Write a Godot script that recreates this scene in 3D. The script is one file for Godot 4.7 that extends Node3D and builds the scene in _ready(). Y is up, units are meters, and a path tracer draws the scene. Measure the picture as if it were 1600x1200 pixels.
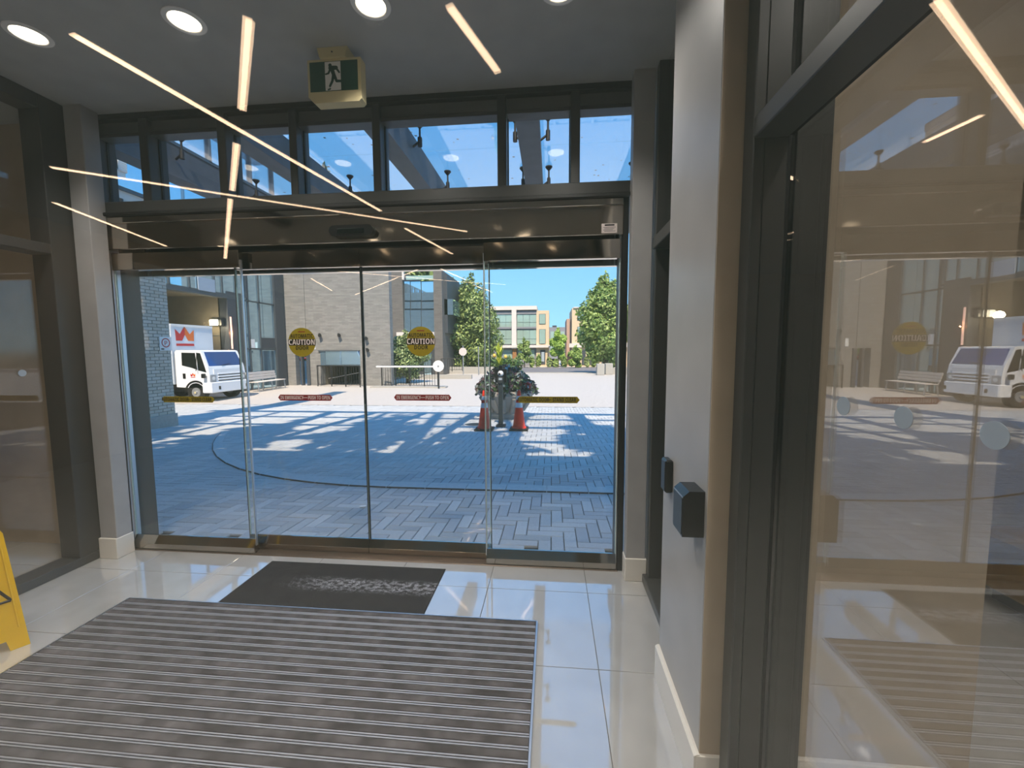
extends Node3D
# A glazed entrance vestibule looking out to a paved court. x to the east, y up, the entrance doors stand at z = -2.7, the court lies beyond.

const EYE := Vector3(0, 1.4743, 0)
const FOCAL := 649.75            # pixels, in the 1600 x 1200 frame
const EULER := Vector3(-0.0826, 0.0954, -0.0047)
const CEIL := 3.09
const DOOR_Z := -2.714
const PANE_Z := -0.4             # the inner glass partition of the vestibule
const GX := 0.65                 # glass plane of the east side screen
const GXW := -3.3                # glass plane of the west side screen
const SUN_UP := 52.0

var M := {}
var rng := RandomNumberGenerator.new()
var counts := {}
var white_texture: ImageTexture

# ---------------------------------------------------------------- mesh builder
class MB:
	var v := PackedVector3Array()
	var n := PackedVector3Array()
	var t := PackedVector2Array()
	var c := PackedColorArray()
	var col := Color(1, 1, 1)
	var colored := false

	func tri3(a: Vector3, b: Vector3, d: Vector3, na: Vector3, nb: Vector3, nd: Vector3, ua := Vector2.ZERO, ub := Vector2.ZERO, ud := Vector2.ZERO) -> void:
		if (b - a).cross(d - a).dot(na + nb + nd) > 0.0:
			v.append_array([a, d, b]); n.append_array([na, nd, nb]); t.append_array([ua, ud, ub])
		else:
			v.append_array([a, b, d]); n.append_array([na, nb, nd]); t.append_array([ua, ub, ud])
		if colored:
			c.append_array([col, col, col])

	func quad(a: Vector3, b: Vector3, d: Vector3, e: Vector3, nn: Vector3) -> void:
		tri3(a, b, d, nn, nn, nn, Vector2(0, 1), Vector2(1, 1), Vector2(1, 0))
		tri3(a, d, e, nn, nn, nn, Vector2(0, 1), Vector2(1, 0), Vector2(0, 0))

	func box(lo: Vector3, hi: Vector3, x := Transform3D.IDENTITY) -> MB:
		var p := []
		for i in 8:
			p.append(x * Vector3(hi.x if i & 1 else lo.x, hi.y if i & 2 else lo.y, hi.z if i & 4 else lo.z))
		var b := x.basis.orthonormalized()
		quad(p[1], p[5], p[7], p[3], b.x); quad(p[4], p[0], p[2], p[6], -b.x)
		quad(p[2], p[3], p[7], p[6], b.y); quad(p[0], p[4], p[5], p[1], -b.y)
		quad(p[4], p[5], p[7], p[6], b.z); quad(p[1], p[0], p[2], p[3], -b.z)
		return self

	# a box with chamfered edges
	func cbox(lo: Vector3, hi: Vector3, r: float, x := Transform3D.IDENTITY) -> MB:
		var m := (lo + hi) * 0.5
		var h := (hi - lo) * 0.5
		r = minf(r, minf(h.x, minf(h.y, h.z)) * 0.98)
		var bb := x.basis.orthonormalized()
		for ax in 3:
			var u := (ax + 1) % 3
			var w := (ax + 2) % 3
			for s in [-1.0, 1.0]:
				var q := []
				for k in [[-1, -1], [1, -1], [1, 1], [-1, 1]]:
					var o := Vector3.ZERO
					o[ax] = s * h[ax]; o[u] = k[0] * (h[u] - r); o[w] = k[1] * (h[w] - r)
					q.append(x * (m + o))
				var nn := Vector3.ZERO
				nn[ax] = s
				quad(q[0], q[1], q[2], q[3], bb * nn)
			for s in [-1.0, 1.0]:
				for s2 in [-1.0, 1.0]:
					var q := []
					for k in [[0, -1], [0, 1], [1, 1], [1, -1]]:
						var o := Vector3.ZERO
						o[u] = s * (h[u] if k[0] == 0 else h[u] - r); o[w] = s2 * (h[w] - r if k[0] == 0 else h[w]); o[ax] = k[1] * (h[ax] - r)
						q.append(x * (m + o))
					var nn := Vector3.ZERO
					nn[u] = s; nn[w] = s2
					quad(q[0], q[1], q[2], q[3], (bb * nn).normalized())
		for i in 8:
			var s := Vector3(1 if i & 1 else -1, 1 if i & 2 else -1, 1 if i & 4 else -1)
			var q := []
			for ax in 3:
				var o := s * (h - Vector3(r, r, r))
				o[ax] = s[ax] * h[ax]
				q.append(x * (m + o))
			var nn := (bb * s).normalized()
			tri3(q[0], q[1], q[2], nn, nn, nn)
		return self

	func tube(a: Vector3, b: Vector3, ra: float, rb := -1.0, seg := 12, caps := true) -> MB:
		if rb < 0.0:
			rb = ra
		var d := (b - a).normalized()
		var s := d.cross(Vector3.UP if absf(d.y) < 0.95 else Vector3.RIGHT).normalized()
		var u := s.cross(d)
		for i in seg:
			var f := TAU * i / seg
			var g := TAU * (i + 1) / seg
			var p := s * cos(f) + u * sin(f)
			var q := s * cos(g) + u * sin(g)
			if ra > 0.0:
				tri3(a + p * ra, a + q * ra, b + q * rb, p, q, q)
			if rb > 0.0:
				tri3(a + p * ra, b + q * rb, b + p * rb, p, q, p)
			if caps:
				if ra > 0.0:
					tri3(a, a + p * ra, a + q * ra, -d, -d, -d)
				if rb > 0.0:
					tri3(b, b + p * rb, b + q * rb, d, d, d)
		return self

	# profile: [radius, height] pairs from bottom to top
	func lathe(prof: Array, seg := 24, x := Transform3D.IDENTITY) -> MB:
		for k in prof.size() - 1:
			var a: Vector2 = prof[k]
			var b: Vector2 = prof[k + 1]
			var sl := Vector2(b.y - a.y, a.x - b.x).normalized()
			for i in seg:
				var f := TAU * i / seg
				var g := TAU * (i + 1) / seg
				var pf := Vector3(cos(f), 0, sin(f))
				var pg := Vector3(cos(g), 0, sin(g))
				var nf := (x.basis * (pf * sl.x + Vector3.UP * sl.y)).normalized()
				var ng := (x.basis * (pg * sl.x + Vector3.UP * sl.y)).normalized()
				var a1 := x * (pf * a.x + Vector3.UP * a.y)
				var a2 := x * (pg * a.x + Vector3.UP * a.y)
				var b1 := x * (pf * b.x + Vector3.UP * b.y)
				var b2 := x * (pg * b.x + Vector3.UP * b.y)
				if a.x > 0.0:
					tri3(a1, a2, b2, nf, ng, ng)
				if b.x > 0.0:
					tri3(a1, b2, b1, nf, ng, nf)
		return self

	# polygon in the xy plane of x, extruded from z = 0 to z = depth
	func prism(poly: PackedVector2Array, depth: float, x := Transform3D.IDENTITY) -> MB:
		var ix := Geometry2D.triangulate_polygon(poly)
		var b := x.basis.orthonormalized()
		var lo := poly[0]
		var hi := poly[0]
		for q in poly:
			lo = lo.min(q); hi = hi.max(q)
		var sz := hi - lo
		for s in [0.0, depth]:
			var nn: Vector3 = b.z * (1.0 if (s > 0.0) == (depth > 0.0) else -1.0)
			for k in range(0, ix.size(), 3):
				var p := []
				var uu := []
				for j in 3:
					var q := poly[ix[k + j]]
					p.append(x * Vector3(q.x, q.y, s))
					uu.append(Vector2((q.x - lo.x) / sz.x, 1.0 - (q.y - lo.y) / sz.y))
				tri3(p[0], p[1], p[2], nn, nn, nn, uu[0], uu[1], uu[2])
		var turn := -1.0 if Geometry2D.is_polygon_clockwise(poly) else 1.0
		for k in poly.size():
			var q := poly[k]
			var r := poly[(k + 1) % poly.size()]
			var d := (r - q).normalized()
			var nn := b * Vector3(d.y * turn, -d.x * turn, 0)
			quad(x * Vector3(q.x, q.y, 0), x * Vector3(r.x, r.y, 0), x * Vector3(r.x, r.y, depth), x * Vector3(q.x, q.y, depth), nn.normalized())
		return self

	func ball(m: Vector3, r: Vector3, seg := 10, rings := 6) -> MB:
		for j in rings:
			for i in seg:
				var p := []
				for k in [[0, 0], [1, 0], [1, 1], [0, 1]]:
					var th: float = PI * (j + k[1]) / rings
					var ph: float = TAU * (i + k[0]) / seg
					p.append(Vector3(sin(th) * cos(ph), cos(th), sin(th) * sin(ph)))
				if j > 0:
					tri3(m + p[0] * r, m + p[1] * r, m + p[2] * r, p[0], p[1], p[2])
				if j < rings - 1:
					tri3(m + p[0] * r, m + p[2] * r, m + p[3] * r, p[0], p[2], p[3])
		return self

	func leaf(m: Vector3, side: Vector3, along: Vector3, nn: Vector3) -> void:
		tri3(m - side, m + along, m + side, nn, nn, nn)
		tri3(m - side, m - along, m + side, nn, nn, nn)

	# a slightly buckled polished sheet facing +z
	func wavy(x1: float, x2: float, y1: float, y2: float, z: float, amp: float, seed_: float) -> MB:
		var nx := int((x2 - x1) / 0.03)
		var ny := maxi(int((y2 - y1) / 0.03), 2)
		var f := func(x, y): return amp * (sin(x * 9.0 + seed_) * cos(y * 11.0 + x * 2.0) + 0.5 * sin(x * 21.0 + y * 17.0 + seed_ * 2.0))
		var P := func(i, j): 
			var x := lerpf(x1, x2, float(i) / nx)
			var y := lerpf(y1, y2, float(j) / ny)
			return Vector3(x, y, z + f.call(x, y))
		var N := func(p): 
			var e := 0.002
			return Vector3(-(f.call(p.x + e, p.y) - f.call(p.x - e, p.y)) / (2 * e), -(f.call(p.x, p.y + e) - f.call(p.x, p.y - e)) / (2 * e), 1.0).normalized()
		for i in nx:
			for j in ny:
				var a: Vector3 = P.call(i, j)
				var b: Vector3 = P.call(i + 1, j)
				var d: Vector3 = P.call(i + 1, j + 1)
				var e: Vector3 = P.call(i, j + 1)
				tri3(a, b, d, N.call(a), N.call(b), N.call(d))
				tri3(a, d, e, N.call(a), N.call(d), N.call(e))
		return self

	func mesh() -> ArrayMesh:
		var a := []
		a.resize(Mesh.ARRAY_MAX)
		a[Mesh.ARRAY_VERTEX] = v; a[Mesh.ARRAY_NORMAL] = n; a[Mesh.ARRAY_TEX_UV] = t
		if colored:
			a[Mesh.ARRAY_COLOR] = c
		var m := ArrayMesh.new()
		m.add_surface_from_arrays(Mesh.PRIMITIVE_TRIANGLES, a)
		return m


# ---------------------------------------------------------------- helpers
func mb() -> MB:
	return MB.new()

func bx(a: Vector3, b: Vector3) -> MB:
	return mb().box(a.min(b), a.max(b))

func cb(a: Vector3, b: Vector3, r := 0.004) -> MB:
	return mb().cbox(a.min(b), a.max(b), r)

func V(x: float, y: float, z: float) -> Vector3:
	return Vector3(x, y, z)

func numbered(called: String) -> String:
	var k: int = counts.get(called, 0)
	counts[called] = k + 1
	return called if k == 0 else "%s_%03d" % [called, k]

func part(called: String, shape, m: Material, parent: Node3D) -> MeshInstance3D:
	var o := MeshInstance3D.new()
	o.name = called
	o.mesh = shape.mesh() if shape is MB else shape
	o.material_override = m
	parent.add_child(o, true)
	return o

func tag(o: Node3D, label: String, category: String, group := "", kind := "") -> Node3D:
	o.set_meta("label", label)
	if category:
		o.set_meta("category", category)
	if group:
		o.set_meta("group", group)
	if kind:
		o.set_meta("kind", kind)
	return o

func thing(called: String, label: String, category: String, at := Vector3.ZERO, turn := 0.0, group := "", kind := "") -> Node3D:
	var o := Node3D.new()
	o.name = numbered(called)
	add_child(o)
	o.position = at
	o.rotation.y = turn
	tag(o, label, category, group, kind)
	return o

func single(called: String, shape, m: Material, label: String, category: String, group := "", kind := "") -> MeshInstance3D:
	var o := part(numbered(called), shape, m, self)
	tag(o, label, category, group, kind)
	return o

func struct(called: String, shape, m: Material, label: String, category := "building part") -> MeshInstance3D:
	return single(called, shape, m, label, category, "", "structure")

func frame_thing(called: String, label: String, category := "building part", at := Vector3.ZERO) -> Node3D:
	return thing(called, label, category, at, 0.0, "", "structure")

# a pixel of the photograph is a direction; its distance comes from a plane or from the ground
func ray(x: float, y: float) -> Vector3:
	return Basis.from_euler(EULER) * V((x - 800.0) / FOCAL, (600.0 - y) / FOCAL, -1.0)

func atz(x: float, y: float, z: float) -> Vector3:
	var d := ray(x, y)
	return EYE + d * (z / d.z)

func atx(x: float, y: float, at: float) -> Vector3:
	var d := ray(x, y)
	return EYE + d * (at / d.x)

func aty(x: float, y: float, at: float) -> Vector3:
	var d := ray(x, y)
	return EYE + d * ((at - EYE.y) / d.y)

func ground_y(z: float) -> float:
	if z > -3.0:
		return -0.012
	if z > -14.0:
		return -0.012 - 0.45 * (-3.0 - z) / 11.0
	if z > -34.0:
		return -0.462
	if z > -58.0:
		return -0.462 - 0.64 * (-34.0 - z) / 24.0
	return -1.102

func gnd(x: float, y: float) -> Vector3:
	var d := ray(x, y)
	var t := 2.0
	while t < 200.0:
		var p := EYE + d * t
		if p.y <= ground_y(p.z):
			break
		t += 0.02
	var q := EYE + d * t
	return V(q.x, ground_y(q.z), q.z)

func lathe_at(prof: Array, at: Vector3, seg := 24) -> MB:
	return mb().lathe(prof, seg, Transform3D(Basis(), at))

# ---------------------------------------------------------------- materials
func mat(c: Color, rough := 0.6, metal := 0.0, spec := 0.5) -> StandardMaterial3D:
	var m := StandardMaterial3D.new()
	m.albedo_color = c
	m.roughness = rough
	m.metallic = metal
	m.metallic_specular = spec
	return m

func noise(freq: float, octaves := 4, seed_ := 1, kind := FastNoiseLite.TYPE_SIMPLEX_SMOOTH) -> FastNoiseLite:
	var f := FastNoiseLite.new()
	f.noise_type = kind
	f.frequency = freq
	f.fractal_octaves = octaves
	f.seed = seed_
	return f

func noise_tex(a: Color, b: Color, freq: float, seed_ := 1, size := 256, octaves := 4) -> ImageTexture:
	var im := noise(freq, octaves, seed_).get_seamless_image(size, size)
	var out := Image.create(size, size, false, Image.FORMAT_RGB8)
	for y in size:
		for x in size:
			out.set_pixel(x, y, a.lerp(b, im.get_pixel(x, y).r))
	return ImageTexture.create_from_image(out)

func grain(a: Color, b: Color, freq: float, metres: float, rough := 0.7, seed_ := 1, spec := 0.5) -> StandardMaterial3D:
	var m := mat(Color.WHITE, rough, 0.0, spec)
	m.albedo_texture = noise_tex(a, b, freq, seed_)
	m.uv1_triplanar = true
	m.uv1_world_triplanar = true
	m.uv1_scale = Vector3.ONE / metres
	return m

func clear_glass(alpha := 0.02, c := Color(0.75, 0.9, 0.88)) -> StandardMaterial3D:
	var m := mat(Color(c.r, c.g, c.b, alpha), 0.0)
	m.transparency = BaseMaterial3D.TRANSPARENCY_ALPHA
	return m

func coated_glass(share: float, c := Color(0.93, 0.93, 0.93)) -> StandardMaterial3D:
	var m := mat(Color(c.r, c.g, c.b, share), 0.0, 1.0)
	m.albedo_texture = white_texture
	m.transparency = BaseMaterial3D.TRANSPARENCY_ALPHA
	return m

func glow(c: Color, energy: float) -> StandardMaterial3D:
	var m := mat(Color(0.9, 0.9, 0.88), 0.5)
	m.emission_enabled = true
	m.emission = c
	m.emission_energy_multiplier = energy
	return m

func leafy(tint := Color.WHITE) -> StandardMaterial3D:
	var m := mat(tint, 0.55)
	m.vertex_color_use_as_albedo = true
	m.backlight_enabled = true
	m.backlight = Color(0.55, 0.6, 0.3)
	return m

func course_tex(w: int, h: int, bw: int, bh: int, a: Color, b: Color, joint: Color) -> ImageTexture:
	var im := Image.create(w, h, false, Image.FORMAT_RGB8)
	im.fill(joint)
	var r := RandomNumberGenerator.new()
	r.seed = 77
	for j in h / bh:
		for i in range(-1, w / bw + 1):
			var c := a.lerp(b, r.randf())
			var off := (bw / 2) if j % 2 else 0
			im.fill_rect(Rect2i(i * bw + off + 1, j * bh + 1, bw - 1, bh - 1), c)
	return ImageTexture.create_from_image(im)

func make_materials() -> void:
	var wi := Image.create(4, 4, false, Image.FORMAT_RGBA8)
	wi.fill(Color.WHITE)
	white_texture = ImageTexture.create_from_image(wi)
	M.ceiling = grain(Color(0.64, 0.645, 0.64), Color(0.67, 0.675, 0.67), 0.03, 1.7, 0.9, 3, 0.2)
	M.paint = grain(Color(0.62, 0.615, 0.61), Color(0.66, 0.655, 0.65), 0.02, 1.3, 0.38, 4, 0.45)
	M.beige = grain(Color(0.68, 0.62, 0.54), Color(0.72, 0.66, 0.58), 0.02, 1.3, 0.7, 5, 0.3)
	M.taupe = grain(Color(0.50, 0.46, 0.40), Color(0.54, 0.50, 0.44), 0.02, 1.3, 0.7, 6, 0.3)
	M.skirting = mat(Color(0.86, 0.84, 0.80), 0.3)
	M.lobby_stone = grain(Color(0.62, 0.61, 0.59), Color(0.68, 0.67, 0.65), 0.03, 1.1, 0.9, 15, 0.2)
	M.grout = mat(Color(0.30, 0.29, 0.28), 0.9)
	M.tile = []
	for k in 3:
		var m := grain(Color(0.78, 0.775, 0.765).darkened(0.012 * k), Color(0.82, 0.815, 0.805), 0.012, 0.9, 0.04, 10 + k, 0.68)
		m.metallic = 0.36
		m.clearcoat_enabled = true
		m.clearcoat = 0.8
		m.clearcoat_roughness = 0.03
		M.tile.append(m)
	M.dark = mat(Color(0.23, 0.23, 0.225), 0.38, 0.0, 0.5)
	M.darker = mat(Color(0.07, 0.07, 0.072), 0.45)
	M.infill = mat(Color(0.36, 0.36, 0.36), 0.6)
	M.gasket = mat(Color(0.03, 0.03, 0.03), 0.7)
	M.steel = mat(Color(0.70, 0.67, 0.63), 0.07, 1.0)
	M.header = M.steel.duplicate()
	M.header.albedo_color = Color(0.78, 0.74, 0.69)
	M.alu = mat(Color(0.80, 0.81, 0.83), 0.42, 1.0)
	M.mat_rail = mat(Color(0.63, 0.64, 0.67), 0.5, 0.5)
	M.glass = clear_glass()
	M.glass_edge = mat(Color(0.78, 0.88, 0.86), 0.15)
	M.lite = clear_glass(0.03, Color(0.5, 0.6, 0.7))
	M.side_glass = coated_glass(0.2)
	M.west_glass = coated_glass(0.05)
	M.black_plastic = mat(Color(0.045, 0.045, 0.05), 0.3)
	M.grey_plastic = mat(Color(0.20, 0.21, 0.22), 0.35)
	M.cream = mat(Color(0.80, 0.75, 0.58), 0.5)
	M.green = mat(Color(0.02, 0.27, 0.20), 0.4)
	M.white = mat(Color(0.88, 0.88, 0.87), 0.5)
	M.yellow = mat(Color(0.90, 0.72, 0.02), 0.42)
	M.olive = mat(Color(0.57, 0.50, 0.02), 0.5)
	M.red_sticker = mat(Color(0.50, 0.05, 0.09), 0.45)
	M.black = mat(Color(0.04, 0.035, 0.03), 0.5)
	M.print_white = mat(Color(0.85, 0.80, 0.78), 0.5)
	M.frost = mat(Color(0.62, 0.67, 0.72), 0.6)
	M.warm_led = glow(Color(1.0, 0.85, 0.70), 8.5)
	M.lamp = glow(Color(1.0, 0.93, 0.82), 5.0)
	M.upholstery = grain(Color(0.48, 0.35, 0.05), Color(0.56, 0.42, 0.08), 0.2, 0.3, 0.85, 21)
	# court
	M.pavers = []
	var pc := [Color(0.67, 0.69, 0.70), Color(0.72, 0.74, 0.755), Color(0.76, 0.775, 0.785), Color(0.69, 0.71, 0.73), Color(0.74, 0.745, 0.75)]
	for k in 5:
		M.pavers.append(grain(pc[k].darkened(0.10), pc[k], 0.08, 0.5, 0.8, 30 + k, 0.4))
	M.joint = mat(Color(0.24, 0.235, 0.23), 0.95)
	M.paving_far = grain(Color(0.70, 0.675, 0.645), Color(0.77, 0.745, 0.715), 0.05, 2.2, 0.85, 47)
	M.concrete = grain(Color(0.60, 0.59, 0.57), Color(0.68, 0.67, 0.64), 0.04, 0.9, 0.85, 48)
	M.band = grain(Color(0.72, 0.735, 0.74), Color(0.78, 0.79, 0.79), 0.04, 0.9, 0.8, 46)
	M.asphalt = grain(Color(0.42, 0.40, 0.40), Color(0.50, 0.48, 0.47), 0.05, 2.0, 0.9, 49)
	M.bricks = []
	for k in 4:
		var c: Color = Color(0.77, 0.73, 0.67).lightened(0.06 * k - 0.03)
		M.bricks.append(grain(c.darkened(0.08), c, 0.08, 0.3, 0.85, 50 + k))
	M.mortar = mat(Color(0.46, 0.455, 0.45), 0.95)
	M.brickwork = mat(Color.WHITE, 0.85)
	M.brickwork.albedo_texture = course_tex(512, 512, 64, 16, Color(0.47, 0.465, 0.455), Color(0.54, 0.535, 0.52), Color(0.36, 0.355, 0.35))
	M.brickwork.uv1_triplanar = true
	M.brickwork.uv1_world_triplanar = true
	M.brickwork.uv1_scale = Vector3.ONE / 2.6
	M.dark_brickwork = M.brickwork.duplicate()
	M.dark_brickwork.albedo_color = Color(0.82, 0.80, 0.79)
	M.slate = mat(Color(0.24, 0.26, 0.29), 0.55)
	M.mullion = mat(Color(0.28, 0.31, 0.33), 0.45)
	M.facade_glass = mat(Color(0.74, 0.87, 0.93), 0.03, 0.85)
	M.link_glass = coated_glass(0.2, Color(0.8, 0.9, 0.95))
	M.house_glass = mat(Color(0.66, 0.75, 0.70), 0.08, 0.3)
	M.garage_wall = grain(Color(0.46, 0.43, 0.37), Color(0.50, 0.47, 0.41), 0.02, 2.0, 0.9, 60)
	M.beam = grain(Color(0.36, 0.37, 0.38), Color(0.42, 0.43, 0.44), 0.02, 1.2, 0.55, 61)
	M.spotted_glass = clear_glass(0.06, Color(0.62, 0.72, 0.82))
	M.truck = mat(Color(0.90, 0.91, 0.92), 0.22)
	M.truck_box = mat(Color(0.80, 0.83, 0.86), 0.4)
	M.rubber = mat(Color(0.06, 0.06, 0.06), 0.85)
	M.windscreen = mat(Color(0.20, 0.35, 0.58), 0.04, 0.4)
	M.cab_window = mat(Color(0.06, 0.085, 0.085), 0.05, 0.2)
	M.logo_red = mat(Color(0.72, 0.16, 0.17), 0.5)
	M.logo_orange = mat(Color(0.84, 0.42, 0.16), 0.5)
	M.cone = mat(Color(0.95, 0.21, 0.05), 0.45)
	M.reflective = mat(Color(0.88, 0.89, 0.90), 0.4)
	M.iron = mat(Color(0.10, 0.10, 0.11), 0.5)
	M.galvanised = mat(Color(0.66, 0.67, 0.68), 0.4, 0.6)
	M.stone = grain(Color(0.62, 0.60, 0.57), Color(0.72, 0.70, 0.66), 0.06, 0.5, 0.9, 62)
	M.bark = grain(Color(0.25, 0.21, 0.17), Color(0.34, 0.29, 0.24), 0.1, 0.4, 0.95, 63)
	M.leaf = leafy()
	M.soil = mat(Color(0.16, 0.12, 0.09), 0.95)
	M.tan_brick = grain(Color(0.80, 0.71, 0.58), Color(0.85, 0.76, 0.64), 0.15, 0.8, 0.85, 64)
	M.pale_stone = mat(Color(0.83, 0.80, 0.77), 0.8)
	M.pink_panel = mat(Color(0.72, 0.60, 0.54), 0.8)
	M.grey_panel = mat(Color(0.50, 0.50, 0.52), 0.6)
	M.wood = mat(Color(0.60, 0.42, 0.25), 0.7)
	M.orange_led = glow(Color(1.0, 0.62, 0.40), 1.2)


# ---------------------------------------------------------------- the scene
func _ready() -> void:
	rng.seed = 20240611
	var cam := Camera3D.new()
	cam.name = "camera"
	cam.position = EYE
	cam.rotation = EULER
	cam.fov = rad_to_deg(2.0 * atan(600.0 / FOCAL))
	cam.near = 0.02
	cam.far = 400.0
	add_child(cam)
	cam.current = true

	var env := Environment.new()
	env.background_mode = Environment.BG_SKY
	var sky := Sky.new()
	var sm := ProceduralSkyMaterial.new()
	sm.sky_top_color = Color(0.25, 0.61, 0.93)
	sm.sky_horizon_color = Color(0.64, 0.87, 0.98)
	sm.sky_curve = 0.22
	sm.ground_bottom_color = Color(0.45, 0.43, 0.40)
	sm.ground_horizon_color = Color(0.62, 0.64, 0.64)
	sm.sun_angle_max = 1.0
	sky.sky_material = sm
	env.sky = sky
	env.background_energy_multiplier = 1.45
	env.tonemap_mode = Environment.TONE_MAPPER_LINEAR
	env.tonemap_exposure = 1.07
	env.sdfgi_enabled = true
	env.ssao_enabled = true
	env.ssil_enabled = true
	var we := WorldEnvironment.new()
	we.name = "environment"
	we.environment = env
	add_child(we)

	var sun := DirectionalLight3D.new()
	sun.name = "sun"
	sun.light_color = Color(1.0, 0.93, 0.83)
	sun.light_energy = 2.45
	sun.light_angular_distance = 0.6
	sun.shadow_enabled = true
	sun.sky_mode = DirectionalLight3D.SKY_MODE_LIGHT_ONLY
	add_child(sun)
	var e := deg_to_rad(SUN_UP)
	sun.look_at_from_position(V(0.16, 0, 0.987) * cos(e) * 20.0 + Vector3.UP * sin(e) * 20.0, Vector3.ZERO)

	make_materials()
	shell()
	front_screen()
	entrance_doors()
	side_screens()
	inner_partition()
	lobby_lights()
	vestibule_things()
	court_ground()
	canopy()
	court_buildings()
	truck()
	court_things()
	townhouses()
	planting()
	person()


# ---------------------------------------------------------------- room shell
func shell() -> void:
	var fl := frame_thing("floor", "large square polished white porcelain floor tiles of the lobby", "floor")
	part("grout_bed", bx(V(-6.4, -0.2, -2.92), V(6.0, -0.004, 9.2)), M.grout, fl)
	var x0 := -2.830
	var z0 := -2.443
	var shapes := {}
	for i in range(-4, 11):
		for j in range(-1, 4):
			var lo := V(x0 + 0.61 * i, -0.02, z0 + 0.61 * j)
			var hi := lo + V(0.61, 0.02, 0.61)
			lo.z = maxf(lo.z, -2.88)
			var g := 0.0013
			part("tile", mb().cbox(lo + V(g, 0, g), hi - V(g, 0, g), 0.0012), M.tile[(i * 7 + j * 3 + 20) % 3], fl)
	# beyond the tiles in view the floor goes on: porcelain at the sides, matt stone in the lobby behind the partition
	var x1 := x0 - 0.61 * 4
	var x2 := x0 + 0.61 * 11
	var z2 := z0 + 0.61 * 4
	part("tile_field", mb().box(V(-6.4, -0.02, -2.88), V(x1, 0, z2)).box(V(x2, -0.02, -2.88), V(6.0, 0, z2)), M.tile[0], fl)
	part("stone_field", mb().box(V(-6.4, -0.02, z2), V(6.0, 0, 9.2)), M.lobby_stone, fl)

	struct("ceiling", bx(V(-6.4, CEIL, -2.95), V(6.0, CEIL + 0.25, 9.2)), M.ceiling, "plain matt grey ceiling over vestibule and lobby", "ceiling")
	struct("wall_back", bx(V(-6.4, 0, 9.0), V(6.0, CEIL, 9.2)), M.beige, "beige wall at the far end of the lobby", "wall")
	struct("wall_west", bx(V(-6.4, 0, -2.9), V(-6.2, CEIL, 9.0)), M.beige, "beige lobby wall on the west side", "wall")
	struct("wall_east", bx(V(5.8, 0, -2.9), V(6.0, CEIL, 9.0)), M.beige, "beige lobby wall on the east side", "wall")
	struct("wall_north_west", bx(V(-6.2, 0, -2.95), V(GXW, CEIL, -2.75)), M.beige, "beige outer wall beside the west glass screen", "wall")
	struct("wall_north_east", bx(V(GX, 0, -2.95), V(5.8, CEIL, -2.75)), M.beige, "beige outer wall beside the east glass screen", "wall")
	struct("wall_side_room", bx(V(-4.75, 0, -2.75), V(-4.6, CEIL, -0.2)), M.taupe, "plain wall seen through the west glass screen", "wall")
	struct("baseboard_side_room", cb(V(-4.6, 0, -2.75), V(-4.585, 0.14, -0.2)), M.skirting, "pale skirting of the wall behind the west glass", "skirting")
	struct("wall_column_room", bx(V(0.76, 0, -1.80), V(1.31, CEIL, -1.335)), M.beige, "beige wall end just behind the reflective east glass", "wall")
	struct("baseboard_column_room", cb(V(0.76, 0, -1.335), V(1.322, 0.15, -1.32), 0.003), M.skirting, "white skirting of the beige wall behind the east glass", "skirting")

	# the wall pier between the two east screens, with its skirting
	var pier := frame_thing("wall_pier", "grey painted wall pier carrying two black wall readers", "pillar")
	part("plaster", mb().cbox(V(0.485, 0, -1.82), V(0.64, CEIL, -1.318), 0.003), M.paint, pier)
	part("beige_end", mb().box(V(0.4865, 0.0, -1.318), V(0.645, CEIL, -1.315)), M.beige, pier)
	var bs := frame_thing("baseboard_pier", "white skirting around the foot of the grey wall pier", "skirting")
	part("long_board", mb().prism(PackedVector2Array([Vector2(0.467, 0), Vector2(0.485, 0), Vector2(0.485, 0.152), Vector2(0.477, 0.152), Vector2(0.467, 0.145)]), 0.515, Transform3D(Basis(), V(0, 0, -1.82))), M.skirting, bs)
	part("end_board", mb().box(V(0.475, 0, -1.3149), V(0.645, 0.148, -1.303)), M.skirting, bs)
	for s in [[0.467, 0.600, -2.594, "east"], [-3.213, -3.072, -2.568, "west"]]:
		var pl := frame_thing("trim_" + str(1 if s[3] == "east" else 2), "narrow painted pilaster beside the entrance doors on the %s side" % s[3], "pilaster")
		part("shaft", cb(V(s[0] + 0.006, 0, -2.69), V(s[1] - 0.006, CEIL, s[2] - 0.012), 0.003), M.paint, pl)
		part("skirting", cb(V(s[0], 0, -2.695), V(s[1], 0.148, s[2]), 0.003), M.skirting, pl)


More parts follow.
